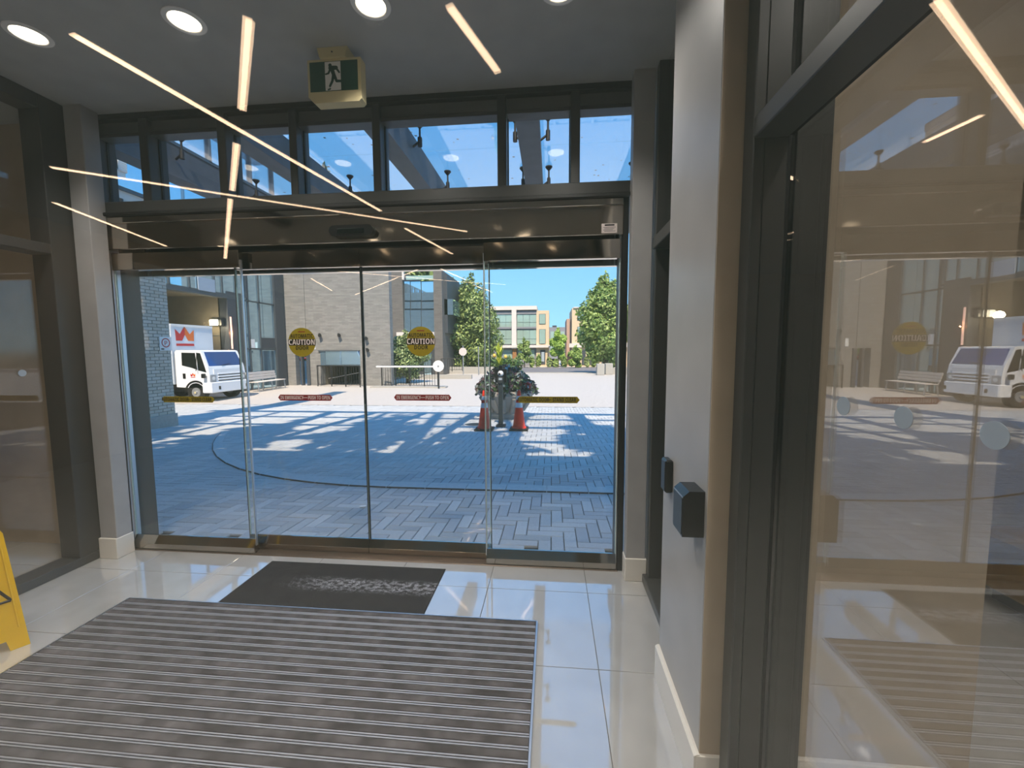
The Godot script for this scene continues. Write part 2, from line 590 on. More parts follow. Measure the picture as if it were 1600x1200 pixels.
# ---------------------------------------------------------------- the transom windows above the doors
func front_screen() -> void:
	var fr := frame_thing("trim_3", "dark aluminium frame of the transom windows over the doors", "window frame")
	part("sill_bar", cb(V(-3.22, 2.415, -2.87), V(0.60, 2.503, -2.69)), M.dark, fr)
	part("sill_lip", cb(V(-3.22, 2.405, -2.70), V(0.55, 2.428, -2.668), 0.003), M.darker, fr)
	part("head_bar", cb(V(-3.22, 3.052, -2.87), V(0.60, CEIL, -2.705)), M.darker, fr)
	var edges := [[-3.25, -3.155], [-2.815, -2.75], [-2.241, -2.18], [-1.732, -1.678], [-1.162, -1.109], [-0.346, -0.288], [0.112, 0.169], [0.51, 0.60]]
	for m in edges:
		part("mullion", cb(V(m[0], 2.503, -2.864), V(m[1], 3.052, -2.714)), M.dark, fr)
	for k in 7:
		var a: float = edges[k][1]
		var b: float = edges[k + 1][0]
		part("infill_panel", bx(V(a, 2.975, -2.82), V(b, 3.052, -2.75)), M.infill, fr)
		part("glazing_bar", cb(V(a, 2.953, -2.83), V(b, 2.978, -2.735), 0.002), M.dark, fr)
		var w := frame_thing("window_%d" % (k + 1), ["narrow transom pane showing the louvred brick wing", "transom pane showing the dark spandrel band of the wing", "transom pane crossed by a canopy beam and the wing glazing", "transom pane under the running man exit sign", "widest transom pane, crossed by a slanting canopy beam", "transom pane with an upright beam and four fixings behind", "transom pane at the east end, plain sky"][k], "window")
		part("pane", bx(V(a, 2.503, -2.806), V(b, 2.955, -2.80)), M.lite, w)
		part("gasket", mb().box(V(a, 2.503, -2.812), V(a + 0.006, 2.955, -2.794)).box(V(b - 0.006, 2.503, -2.812), V(b, 2.955, -2.794)), M.gasket, w)


# ---------------------------------------------------------------- sliding doors
func lettering(text: String, size: float, m: Material, at: Vector3, parent: Node3D, wide := 1.0, bold := true) -> void:
	var tm := TextMesh.new()
	var f := SystemFont.new()
	f.font_names = PackedStringArray(["Droid Sans"])
	f.font_weight = 700 if bold else 400
	tm.font = f
	tm.text = text
	tm.font_size = 64
	tm.pixel_size = size / 64.0
	tm.depth = 0.0006
	var o := part("lettering", tm, m, parent)
	o.position = at
	o.scale = V(wide, 1, 1)

func disc_poly(r: float, k := 40) -> PackedVector2Array:
	var p := PackedVector2Array()
	for i in k:
		p.append(Vector2(cos(TAU * i / k), sin(TAU * i / k)) * r)
	return p

func caution_disc(door: Node3D, x: float, y: float, z: float) -> void:
	var at := Transform3D(Basis(), V(x, y, z))
	var d := part("caution_sticker", mb().prism(disc_poly(0.102), 0.0008, at), M.olive, door)
	d.set_meta("label", "round yellow automatic caution door sticker")
	var band := PackedVector2Array()
	for i in 9:
		var a := deg_to_rad(-13.0 + 26.0 * i / 8.0)
		band.append(Vector2(cos(a), sin(a)) * 0.1015)
	for i in 9:
		var a := deg_to_rad(167.0 + 26.0 * i / 8.0)
		band.append(Vector2(cos(a), sin(a)) * 0.1015)
	part("black_band", mb().prism(band, 0.0006, Transform3D(Basis(), V(x, y, z + 0.0006))), M.black, d)
	lettering("CAUTION", 0.052, M.print_white, V(x, y, z + 0.0016), d, 0.86)
	lettering("AUTOMATIC", 0.037, M.black, V(x, y + 0.043, z + 0.0014), d, 0.8)
	lettering("DOOR", 0.037, M.black, V(x, y - 0.041, z + 0.0012), d, 0.95)
	part("printed_line", bx(V(x - 0.026, y + 0.070, z + 0.0007), V(x + 0.026, y + 0.077, z + 0.0012)), M.red_sticker, d)

func strip_sticker(door: Node3D, x: float, y: float, z: float, m: Material, ink: Material, a: String, b: String, label: String) -> void:
	var w := 0.205
	var h := 0.0215
	var poly := PackedVector2Array([Vector2(-w, 0), Vector2(-w + 0.016, h), Vector2(w - 0.016, h), Vector2(w, 0), Vector2(w - 0.016, -h), Vector2(-w + 0.016, -h)])
	var s := part("warning_strip", mb().prism(poly, 0.0008, Transform3D(Basis(), V(x, y, z))), m, door)
	s.set_meta("label", label)
	lettering(a, 0.036, ink, V(x - 0.1, y, z + 0.0013), s, 0.66)
	lettering(b, 0.036, ink, V(x + 0.105, y, z + 0.0013), s, 0.66)
	part("dash", bx(V(x - 0.018, y - 0.002, z + 0.0007), V(x + 0.018, y + 0.002, z + 0.0012)), ink, s)

func door_rail(x1: float, x2: float, z: float, h: float) -> MB:
	# front vertical, sloping shoulder up to the glass
	var poly := PackedVector2Array([Vector2(0.0, 0.012), Vector2(0.052, 0.012), Vector2(0.052, h * 0.45), Vector2(0.032, h), Vector2(0.020, h), Vector2(0.0, h * 0.45)])
	return mb().prism(poly, x2 - x1, Transform3D(Basis(V(0, 0, 1), V(0, 1, 0), V(1, 0, 0)), V(x1, 0, z)))

func entrance_doors() -> void:
	var zf := -2.766          # back of the rails of the fixed panels
	var zs := -2.838          # back of the rails of the sliding panels
	var labels := ["fixed glass door panel beside the west pilaster", "sliding glass door panel showing the bench and grey wall", "sliding glass door panel showing the ramp railing and small tree", "fixed glass door panel showing the planter and cones"]
	var spans := [[-3.095, -2.145, zf], [-2.235, -1.314, zs], [-1.310, -0.425, zs], [-0.438, 0.424, zf]]
	for k in 4:
		var a: float = spans[k][0]
		var b: float = spans[k][1]
		var z: float = spans[k][2]
		var d := frame_thing("door_%d" % (k + 1), labels[k], "door")
		part("glass_pane", bx(V(a, 0.09, z + 0.021), V(b, 2.10, z + 0.031)), M.glass, d)
		part("glass_edge", mb().box(V(a - 0.004, 0.09, z + 0.0205), V(a, 2.10, z + 0.0315)).box(V(b, 0.09, z + 0.0205), V(b + 0.004, 2.10, z + 0.0315)), M.glass_edge, d)
		part("edge_strip", mb().box(V(a - 0.009, 0.06, z + 0.018), V(a - 0.004, 2.10, z + 0.034)).box(V(b + 0.004, 0.06, z + 0.018), V(b + 0.009, 2.10, z + 0.034)), M.alu if k % 3 == 0 else M.gasket, d)
		part("bottom_rail", door_rail(a - 0.004, b + 0.004, z, 0.108), M.steel, d)
		part("top_rail", cb(V(a - 0.004, 2.045, z + 0.004), V(b + 0.004, 2.165, z + 0.048), 0.003), M.header, d)
		part("rail_face", mb().wavy(a, b, 2.05, 2.16, z + 0.0492, 0.0006, 2.0 + k), M.header, d)
		part("rail_seal", bx(V(a, 0.004, z + 0.018), V(b, 0.013, z + 0.034)), M.gasket, d)
		var zg := z + 0.0315
		if k == 1:
			caution_disc(d, -1.762, 1.533, zg)
			strip_sticker(d, -1.757, 1.138, zg, M.red_sticker, M.print_white, "IN EMERGENCY", "PUSH TO OPEN", "dark red emergency push strip")
		elif k == 2:
			caution_disc(d, -0.898, 1.533, zg)
			strip_sticker(d, -0.895, 1.144, zg, M.red_sticker, M.print_white, "IN EMERGENCY", "PUSH TO OPEN", "dark red emergency push strip")
		elif k == 0:
			strip_sticker(d, -2.60, 1.128, zg, M.olive, M.black, "AUTOMATIC DOOR", "STAND CLEAR", "yellow stand clear strip")
		else:
			strip_sticker(d, -0.022, 1.143, zg, M.olive, M.black, "AUTOMATIC DOOR", "STAND CLEAR", "yellow stand clear strip")
	var hd := frame_thing("trim_4", "polished steel operator header above the sliding doors", "door header")
	part("header_box", cb(V(-3.13, 2.185, -2.93), V(0.44, 2.40, -2.705), 0.004), M.header, hd)
	part("header_face", mb().wavy(-3.125, 0.435, 2.19, 2.355, -2.7035, 0.00035, 1.0), M.header, hd)
	part("header_cap", cb(V(-3.13, 2.36, -2.71), V(0.44, 2.405, -2.69), 0.004), M.header, hd)
	part("outer_fascia", bx(V(-3.13, 2.03, -2.93), V(0.44, 2.185, -2.885)), M.header, hd)
	var jb := frame_thing("trim_5", "dark door jambs and brown threshold of the entrance", "door frame")
	part("jamb", cb(V(-3.20, 0, -2.93), V(-3.115, 2.42, -2.70)), M.darker, jb)
	part("jamb", cb(V(0.436, 0, -2.93), V(0.475, 2.42, -2.715)), M.darker, jb)
	part("jamb_trim", cb(V(0.428, 0, -2.78), V(0.437, 2.2, -2.74), 0.002), M.alu, jb)
	part("jamb_trim", cb(V(-3.116, 0, -2.78), V(-3.104, 2.2, -2.72), 0.002), M.alu, jb)
	part("threshold", cb(V(-3.12, -0.02, -2.93), V(0.44, 0.006, -2.705), 0.003), mat(Color(0.42, 0.36, 0.31), 0.35, 0.6), jb)
	# motion sensor and maker's notice on the header
	var ms := thing("motion_sensor", "black rounded motion sensor fixed to the steel door header", "sensor")
	var caps := PackedVector2Array()
	for i in 12:
		var a := deg_to_rad(-90.0 + 180.0 * i / 11.0)
		caps.append(Vector2(0.115 + cos(a) * 0.034, sin(a) * 0.034))
	for i in 12:
		var a := deg_to_rad(90.0 + 180.0 * i / 11.0)
		caps.append(Vector2(-0.115 + cos(a) * 0.034, sin(a) * 0.034))
	part("housing", mb().prism(caps, 0.05, Transform3D(Basis(), V(-1.30, 2.25, -2.705))), M.black_plastic, ms)
	part("lens", cb(V(-1.39, 2.228, -2.66), V(-1.21, 2.262, -2.648)), M.cab_window, ms)
	var st := thing("notice_sticker", "small white notice sticker on the steel door header", "sticker")
	part("label_sheet", bx(V(0.306, 2.195, -2.7025), V(0.402, 2.252, -2.7018)), M.print_white, st)
	part("bold_line", bx(V(0.325, 2.238, -2.7018), V(0.385, 2.247, -2.7012)), M.black, st)
	for k in 4:
		part("small_line", bx(V(0.316 + 0.006 * (k % 2), 2.228 - 0.008 * k, -2.7018), V(0.392 - 0.008 * (k % 3), 2.2305 - 0.008 * k, -2.7012)), M.grey_plastic, st)


# ---------------------------------------------------------------- glazed screens on both sides
func side_screens() -> void:
	# east screen beyond the pier
	var s1 := frame_thing("window_8", "dark framed glass screen between pier and east pilaster", "window")
	part("sill", cb(V(0.575, 0, -2.60), V(0.70, 0.055, -1.82)), M.dark, s1)
	part("post", cb(V(0.60, 0.055, -2.60), V(0.70, CEIL, -2.54)), M.dark, s1)
	part("post", cb(V(0.60, 0.055, -1.88), V(0.70, CEIL, -1.82)), M.dark, s1)
	part("transom", cb(V(0.58, 2.05, -2.54), V(0.70, 2.115, -1.88)), M.dark, s1)
	part("pane", bx(V(GX, 0.055, -2.54), V(GX + 0.006, 2.05, -1.88)), M.west_glass, s1)
	part("pane", bx(V(GX, 2.115, -2.54), V(GX + 0.006, CEIL, -1.88)), M.west_glass, s1)
	part("blind_panel", bx(V(GX + 0.05, 0, -2.60), V(GX + 0.07, CEIL, -1.80)), M.darker, s1)
	# east screen on this side of the pier
	var s2 := frame_thing("window_9", "dark framed reflective glass screen with three frosted dots", "window")
	part("post", mb().cbox(V(0.545, 0, -1.303), V(0.575, CEIL, -1.24), 0.003).cbox(V(0.575, 0, -1.303), V(GX - 0.012, CEIL, -1.244), 0.003), M.dark, s2)
	part("post_groove", bx(V(GX - 0.013, 0, -1.30), V(GX, CEIL, -1.252)), M.gasket, s2)
	part("sill", cb(V(0.545, 0, -1.244), V(GX, 0.06, PANE_Z)), M.dark, s2)
	part("transom", cb(V(0.545, 2.045, -1.244), V(GX - 0.012, 2.10, PANE_Z), 0.003), M.dark, s2)
	part("transom_groove", bx(V(GX - 0.013, 2.05, -1.244), V(GX, 2.095, PANE_Z)), M.gasket, s2)
	part("pane", bx(V(GX, 0.06, -1.25), V(GX + 0.008, 2.05, PANE_Z)), M.side_glass, s2)
	part("pane", bx(V(GX, 2.095, -1.25), V(GX + 0.008, CEIL, PANE_Z)), M.side_glass, s2)
	part("outer_frame", mb().box(V(GX + 0.01, 0, -1.31), V(GX + 0.1, CEIL, -1.244)), M.dark, s2)
	for z in [-0.989, -0.829, -0.669]:
		var d := part("frosted_dot", mb().prism(disc_poly(0.021, 24), 0.0008, Transform3D(Basis(V(0, 0, 1), V(0, 1, 0), V(-1, 0, 0)), V(GX, 1.345, z))), M.frost, s2)
		d.set_meta("label", "blue grey frosted dot on the glass")
	# west screen
	var s3 := frame_thing("window_10", "dark framed glass screen behind the yellow floor sign", "window")
	part("sill", cb(V(GXW - 0.06, 0, -2.57), V(-3.215, 0.06, PANE_Z)), M.dark, s3)
	part("post", cb(V(GXW - 0.06, 0.06, -2.60), V(-3.215, CEIL, -2.45), 0.003), M.dark, s3)
	part("transom", cb(V(GXW - 0.06, 2.10, -2.45), V(-3.215, 2.165, PANE_Z)), M.dark, s3)
	part("head", cb(V(GXW - 0.06, 3.0, -2.45), V(-3.215, CEIL, PANE_Z)), M.dark, s3)
	part("pane", bx(V(GXW - 0.008, 0.06, -2.45), V(GXW, 2.10, PANE_Z)), M.west_glass, s3)
	part("pane", bx(V(GXW - 0.008, 2.165, -2.45), V(GXW, 3.0, PANE_Z)), M.west_glass, s3)
	for z in [-2.298, -2.138, -1.978]:
		var d := part("frosted_dot", mb().prism(disc_poly(0.021, 24), 0.0008, Transform3D(Basis(V(0, 0, -1), V(0, 1, 0), V(1, 0, 0)), V(GXW, 1.342, z))), M.frost, s3)
		d.set_meta("label", "pale frosted dot on the glass")


# ---------------------------------------------------------------- the inner glass partition, through which the photograph was taken
func inner_partition() -> void:
	var d := frame_thing("window_11", "clear glass inner partition closing the vestibule from the lobby", "glass partition")
	for s in [[-3.29, -2.12], [-2.10, -0.93], [-0.91, 0.63]]:
		part("pane", bx(V(s[0], 0.1, PANE_Z - 0.005), V(s[1], 2.5, PANE_Z + 0.005)), M.glass, d)
		part("bottom_rail", door_rail(s[0], s[1], PANE_Z - 0.026, 0.108), M.steel, d)
	part("header", cb(V(GXW, 2.5, PANE_Z - 0.06), V(GX, 2.75, PANE_Z + 0.06)), M.header, d)
	part("upper_panel", bx(V(GXW, 2.75, PANE_Z - 0.02), V(GX, CEIL, PANE_Z + 0.02)), M.glass, d)


# ---------------------------------------------------------------- lamps of the vestibule and the lobby
func downlight(x: float, z: float, label: String, energy: float, group: String) -> void:
	var d := thing("recessed_downlight", label, "ceiling light", V(x, CEIL, z), 0.0, group)
	part("trim_ring", mb().lathe([Vector2(0.066, -0.001), Vector2(0.070, -0.006), Vector2(0.090, -0.004), Vector2(0.092, 0.0)], 32), M.white, d)
	part("lamp_lens", mb().lathe([Vector2(0.0, -0.0035), Vector2(0.066, -0.0035), Vector2(0.066, 0.0)], 32), M.lamp, d)
	var l := SpotLight3D.new()
	l.name = "downlight_beam"
	l.light_color = Color(1.0, 0.975, 0.94)
	l.light_energy = energy
	l.light_size = 0.06
	l.spot_angle = 62.0
	l.spot_angle_attenuation = 0.8
	l.spot_range = 14.0
	l.spot_attenuation = 2.0
	l.shadow_enabled = true
	d.add_child(l)
	l.position = V(0, -0.012, 0)
	l.rotation.x = -PI / 2

func led_line(a: Vector2, b: Vector2, label: String) -> void:
	var mid := (a + b) * 0.5
	var dir := (b - a).normalized()
	var len_ := a.distance_to(b)
	var d := thing("linear_light", label, "ceiling light", V(mid.x, CEIL, mid.y), atan2(-dir.y, dir.x), "line lights scattered over the lobby ceiling")
	part("profile", bx(V(-len_ / 2 - 0.004, -0.012, -0.024), V(len_ / 2 + 0.004, 0.0, 0.024)), M.white, d)
	part("diffuser_light", bx(V(-len_ / 2, -0.016, -0.02), V(len_ / 2, -0.012, 0.02)), M.warm_led, d)
	var l := AreaLight3D.new()
	l.name = "line_beam"
	l.light_color = Color(1.0, 0.84, 0.68)
	l.area_size = Vector2(len_, 0.04)
	l.area_normalize_energy = true
	l.light_energy = 1.8 * len_ * 0.04
	l.area_range = 20.0
	l.shadow_enabled = true
	d.add_child(l)
	l.position = V(0, -0.018, 0)
	l.rotation.x = -PI / 2

func lobby_lights() -> void:
	for x in [-2.665, -1.80, -0.85, 0.03]:
		downlight(x, -2.02, "round recessed downlight in the vestibule ceiling", 2.2, "downlights of the vestibule")
	for x in [-2.2, -0.7]:
		downlight(x, -0.95, "round recessed downlight between exit sign row and inner partition", 1.6, "downlights by the partition")
	for p in [[-4.8, 0.5], [-2.6, 0.6], [-0.4, 0.6], [1.8, 0.5], [4.0, 0.3], [2.6, -1.5], [1.05, -0.55], [1.45, 0.3]]:  # out of view, added to brighten the lobby and its beige wall
		downlight(p[0], p[1], "round recessed downlight out of view, added to brighten the lobby", 1.3 if p[0] > 1.0 and p[0] < 1.5 else 2.2, "downlights added over the lobby")
	# seen mirrored in the inner partition: photograph pixels give their directions, the ceiling their distance
	var segs := [[115, 55, 595, 330], [80, 262, 730, 362], [85, 317, 260, 385], [389, 30, 378, 172], [370, 225, 363, 298], [360, 311, 352, 404], [341, 385, 349, 385], [702, 10, 778, 113], [633, 357, 707, 397], [1464, 0, 1620, 215], [1445, 222, 1533, 181]]
	var words := ["long line light running away from the partition", "longest line light, crossing the lobby at a slant", "line light close to the west lobby wall", "short broad line light close to the partition", "line light between two others in one row", "far line light ending the broken row", "shortest line light, a small dash by the west wall", "line light over the middle of the partition", "line light deep in the lobby", "broad line light on the east side", "short line light on the east side"]
	for k in segs.size():
		var s: Array = segs[k]
		var a := aty(s[0], s[1], CEIL - 0.016)
		var b := aty(s[2], s[3], CEIL - 0.016)
		led_line(Vector2(a.x, 2.0 * PANE_Z - a.z), Vector2(b.x, 2.0 * PANE_Z - b.z), words[k])


# ---------------------------------------------------------------- things in the vestibule
func carpet_texture() -> ImageTexture:
	var im := Image.create(640, 256, false, Image.FORMAT_RGB8)
	var r := RandomNumberGenerator.new()
	r.seed = 5
	var f := noise(0.02, 4, 9)
	for y in 256:
		for x in 640:
			var b := 0.165 + r.randf_range(-0.04, 0.04) + 0.015 * f.get_noise_2d(x, y)
			var u := x / 640.0
			var v := y / 256.0
			# pale salt and dust worn into the pile, in a belt across the mat
			var belt := smoothstep(0.30, 0.46, v) * (1.0 - smoothstep(0.56, 0.70, v)) * smoothstep(0.14, 0.5, u)
			var amount := belt * clampf(0.55 + 1.5 * f.get_noise_2d(x * 2.0, y * 3.0), 0.0, 1.0)
			if r.randf() < amount * 0.8:
				b += r.randf_range(0.15, 0.6)
			im.set_pixel(x, y, Color(b, b * 1.0, b * 1.03))
	return ImageTexture.create_from_image(im)

func vestibule_things() -> void:
	# recessed strip mat: every strip and rail a piece
	var mt := thing("entrance_mat", "large brown grey entrance mat of carpet strips in aluminium rails", "mat")
	var x1 := -2.505
	var x2 := -0.075
	var pitch := 0.0522
	var mats := []
	for k in 3:
		var m := grain(Color(0.17, 0.155, 0.16), Color(0.41, 0.39, 0.395), 0.022, 0.9, 0.95, 70 + k, 0.2)
		m.rim_enabled = true
		m.rim = 0.3
		mats.append(m)
	part("tray", bx(V(x1, 0.0, -2.138), V(x2, 0.003, -0.5)), M.gasket, mt)
	for k in 31:
		var z := -2.136 + pitch * k
		part("strip", mb().cbox(V(x1 + 0.006, 0.003, z + 0.002), V(x2 - 0.006, 0.0105, z + 0.0335), 0.0025), mats[k % 3], mt)
		part("rail", mb().cbox(V(x1 + 0.006, 0.003, z + 0.0345), V(x2 - 0.006, 0.0095, z + 0.0405), 0.001), M.mat_rail, mt)
		part("rail", mb().cbox(V(x1 + 0.006, 0.003, z + 0.0452), V(x2 - 0.006, 0.0095, z + 0.0510), 0.001), M.mat_rail, mt)
	part("edge_frame", mb().box(V(x1, 0, -2.142), V(x2, 0.011, -2.136)).box(V(x1 - 0.004, 0, -2.142), V(x1 + 0.004, 0.011, -0.5)).box(V(x2 - 0.004, 0, -2.142), V(x2 + 0.004, 0.011, -0.5)), M.alu, mt)

	var cm := mat(Color.WHITE, 0.95, 0.0, 0.2)
	cm.albedo_texture = carpet_texture()
	var dm := thing("door_mat", "thin charcoal door mat with a worn whitish belt", "mat")
	var rug := mb()
	rug.box(V(-1.945, 0, -2.63), V(-0.71, 0.006, -2.15))
	var o := part("pile", rug, cm, dm)
	part("backing", bx(V(-1.949, 0, -2.634), V(-0.706, 0.003, -2.146)), M.gasket, dm)

	# exit sign
	var ex := thing("exit_sign", "cream exit sign with a green running man panel", "sign", V(-1.175, CEIL, -2.30))
	part("ceiling_plate", mb().prism(PackedVector2Array([Vector2(-0.085, 0), Vector2(-0.072, -0.05), Vector2(0.072, -0.05), Vector2(0.085, 0)]), 0.09, Transform3D(Basis(), V(0.0, 0, -0.05))), M.cream, ex)
	part("screw", mb().tube(V(0, -0.025, 0.04), V(0, -0.025, 0.0425), 0.004), M.grey_plastic, ex)
	var body := PackedVector2Array([Vector2(-0.15, -0.095), Vector2(-0.15, -0.285), Vector2(-0.115, -0.318), Vector2(0.137, -0.318), Vector2(0.15, -0.305), Vector2(0.15, -0.095)])
	part("case", mb().prism(body, 0.06, Transform3D(Basis(), V(0, 0.045, -0.035))), M.cream, ex)
	var pn := part("green_panel", bx(V(-0.137, -0.215, 0.0245), V(0.133, -0.063, 0.0265)), M.green, ex)
	part("door_symbol", bx(V(-0.050, -0.212, 0.0262), V(0.038, -0.066, 0.0272)), M.white, pn)
	var man := mb()
	var Q := func(a, b, ra, rb): man.tube(V(a[0], a[1], 0.0272), V(b[0], b[1], 0.0272), ra, rb, 6)
	man.prism(disc_poly(0.0095, 16), 0.001, Transform3D(Basis(), V(-0.020, -0.084, 0.027)))
	for s in [[-0.018, -0.098, 0.014, -0.098, 0.012, 0.010], [-0.012, -0.098, 0.0, -0.136, 0.011, 0.010], [0.014, -0.1, 0.030, -0.122, 0.006, 0.005], [-0.018, -0.1, -0.030, -0.124, 0.006, 0.005], [-0.030, -0.124, -0.046, -0.128, 0.005, 0.004], [-0.002, -0.132, -0.010, -0.165, 0.0085, 0.007], [-0.010, -0.165, -0.024, -0.190, 0.007, 0.006], [0.002, -0.136, 0.014, -0.166, 0.0085, 0.007], [0.014, -0.166, 0.046, -0.168, 0.007, 0.006], [0.046, -0.168, 0.052, -0.200, 0.005, 0.006], [-0.024, -0.204, -0.034, -0.208, 0.005, 0.004]]:
		var a := Vector2(s[0], s[1])
		var b := Vector2(s[2], s[3])
		var d := (b - a).normalized().orthogonal()
		var poly := PackedVector2Array()
		for i in 7:
			poly.append(b + (d.rotated(-PI * i / 6.0)) * -s[5])
		for i in 7:
			poly.append(a + (d.rotated(-PI * i / 6.0)) * s[4])
		if Geometry2D.triangulate_polygon(poly).is_empty():
			continue
		man.prism(poly, 0.001, Transform3D(Basis(), V(0, 0, 0.027)))
	part("running_man", man, M.green, pn)

	# two readers on the pier
	var rd := thing("wall_reader", "large black box reader with a shiny lip on the grey pier", "reader")
	part("housing", mb().prism(PackedVector2Array([Vector2(0.485, 0.872), Vector2(0.485, 1.022), Vector2(0.437, 1.022), Vector2(0.418, 1.004), Vector2(0.418, 0.872)]), 0.10, Transform3D(Basis(), V(0, 0, -1.435))), M.black_plastic, rd)
	part("face_plate", cb(V(0.4155, 0.878, -1.43), V(0.419, 0.998, -1.34), 0.001), M.grey_plastic, rd)
	part("lip", bx(V(0.4165, 0.9995, -1.432), V(0.42, 1.004, -1.338)), M.alu, rd)
	var rs := thing("wall_reader", "slim black reader beside the dark window frame", "reader")
	part("housing", cb(V(0.455, 0.895, -1.745), V(0.485, 1.03, -1.68), 0.006), M.black_plastic, rs)
	part("face_plate", cb(V(0.453, 0.902, -1.738), V(0.4555, 1.023, -1.687), 0.001), M.grey_plastic, rs)

	# yellow folding floor sign
	var sg := thing("wet_floor_sign", "yellow folding wet floor sign by the west glass screen", "sign", V(-2.815, 0, -1.69), 0.0)
	sg.rotation.y = deg_to_rad(59.0)
	for s in [1.0, -1.0]:
		var lean: float = deg_to_rad(12.5) * s
		var w := 0.15
		var h := 0.60
		var poly := PackedVector2Array([Vector2(-w, 0), Vector2(-w + 0.065, 0), Vector2(-w + 0.075, 0.05), Vector2(w - 0.075, 0.05), Vector2(w - 0.065, 0), Vector2(w, 0), Vector2(w * 0.70, h - 0.03), Vector2(w * 0.62, h), Vector2(-w * 0.62, h), Vector2(-w * 0.70, h - 0.03)])
		var bas := Basis(Vector3.RIGHT, -lean)
		var tf := Transform3D(bas, V(0, 0.0, 0.128 * s)) * Transform3D(Basis(), V(0, 0, -0.004))
		var p := part("panel", mb().prism(poly, 0.008, tf), M.yellow, sg)
		for e in [-1.0, 1.0]:
			part("rib", mb().tube(tf * V(e * w * 0.80, 0.10, 0.009 if s > 0 else -0.001), tf * V(e * w * 0.60, h - 0.06, 0.009 if s > 0 else -0.001), 0.004, 0.004, 6), M.yellow, p)
		if s > 0:
			# warning triangle outline
			var tri := [Vector2(-0.105, 0.24), Vector2(0.105, 0.24), Vector2(0.0, 0.42)]
			var ol := mb()
			for k in 3:
				var a: Vector2 = tri[k]
				var b: Vector2 = tri[(k + 1) % 3]
				ol.tube(tf * V(a.x, a.y, 0.0085), tf * V(b.x, b.y, 0.0085), 0.006, 0.006, 6)
			part("warning_triangle", ol, M.black, p)
	part("hinge", mb().tube(V(-0.09, 0.592, 0), V(0.09, 0.592, 0), 0.008), M.yellow, sg)

	# bench in the lobby, seen through the east glass
	var bn := thing("lobby_bench", "mustard upholstered bench in the lobby behind the east glass", "bench", V(2.88, 0, -1.88))
	part("plinth", cb(V(-0.3, 0, -0.72), V(0.62, 0.08, 0.5), 0.01), M.darker, bn)
	part("seat", cb(V(-0.36, 0.08, -0.8), V(0.7, 0.42, 0.56), 0.03), M.upholstery, bn)
	part("backrest", cb(V(0.4, 0.42, -0.8), V(0.7, 0.85, 0.56), 0.03), M.upholstery, bn)


# ---------------------------------------------------------------- the paved court
func slope_basis(z: float) -> Basis:
	return Basis(Vector3.RIGHT, -atan(0.45 / 11.0)) if z > -14.0 and z < -3.0 else Basis()

func band_z(x: float) -> float:
	# near edge of the curved concrete band: straight across the doors, bending away to the west
	var z := -4.42
	if x < -1.6:
		z -= 0.072 * pow(-1.6 - x, 2.35)
	return z

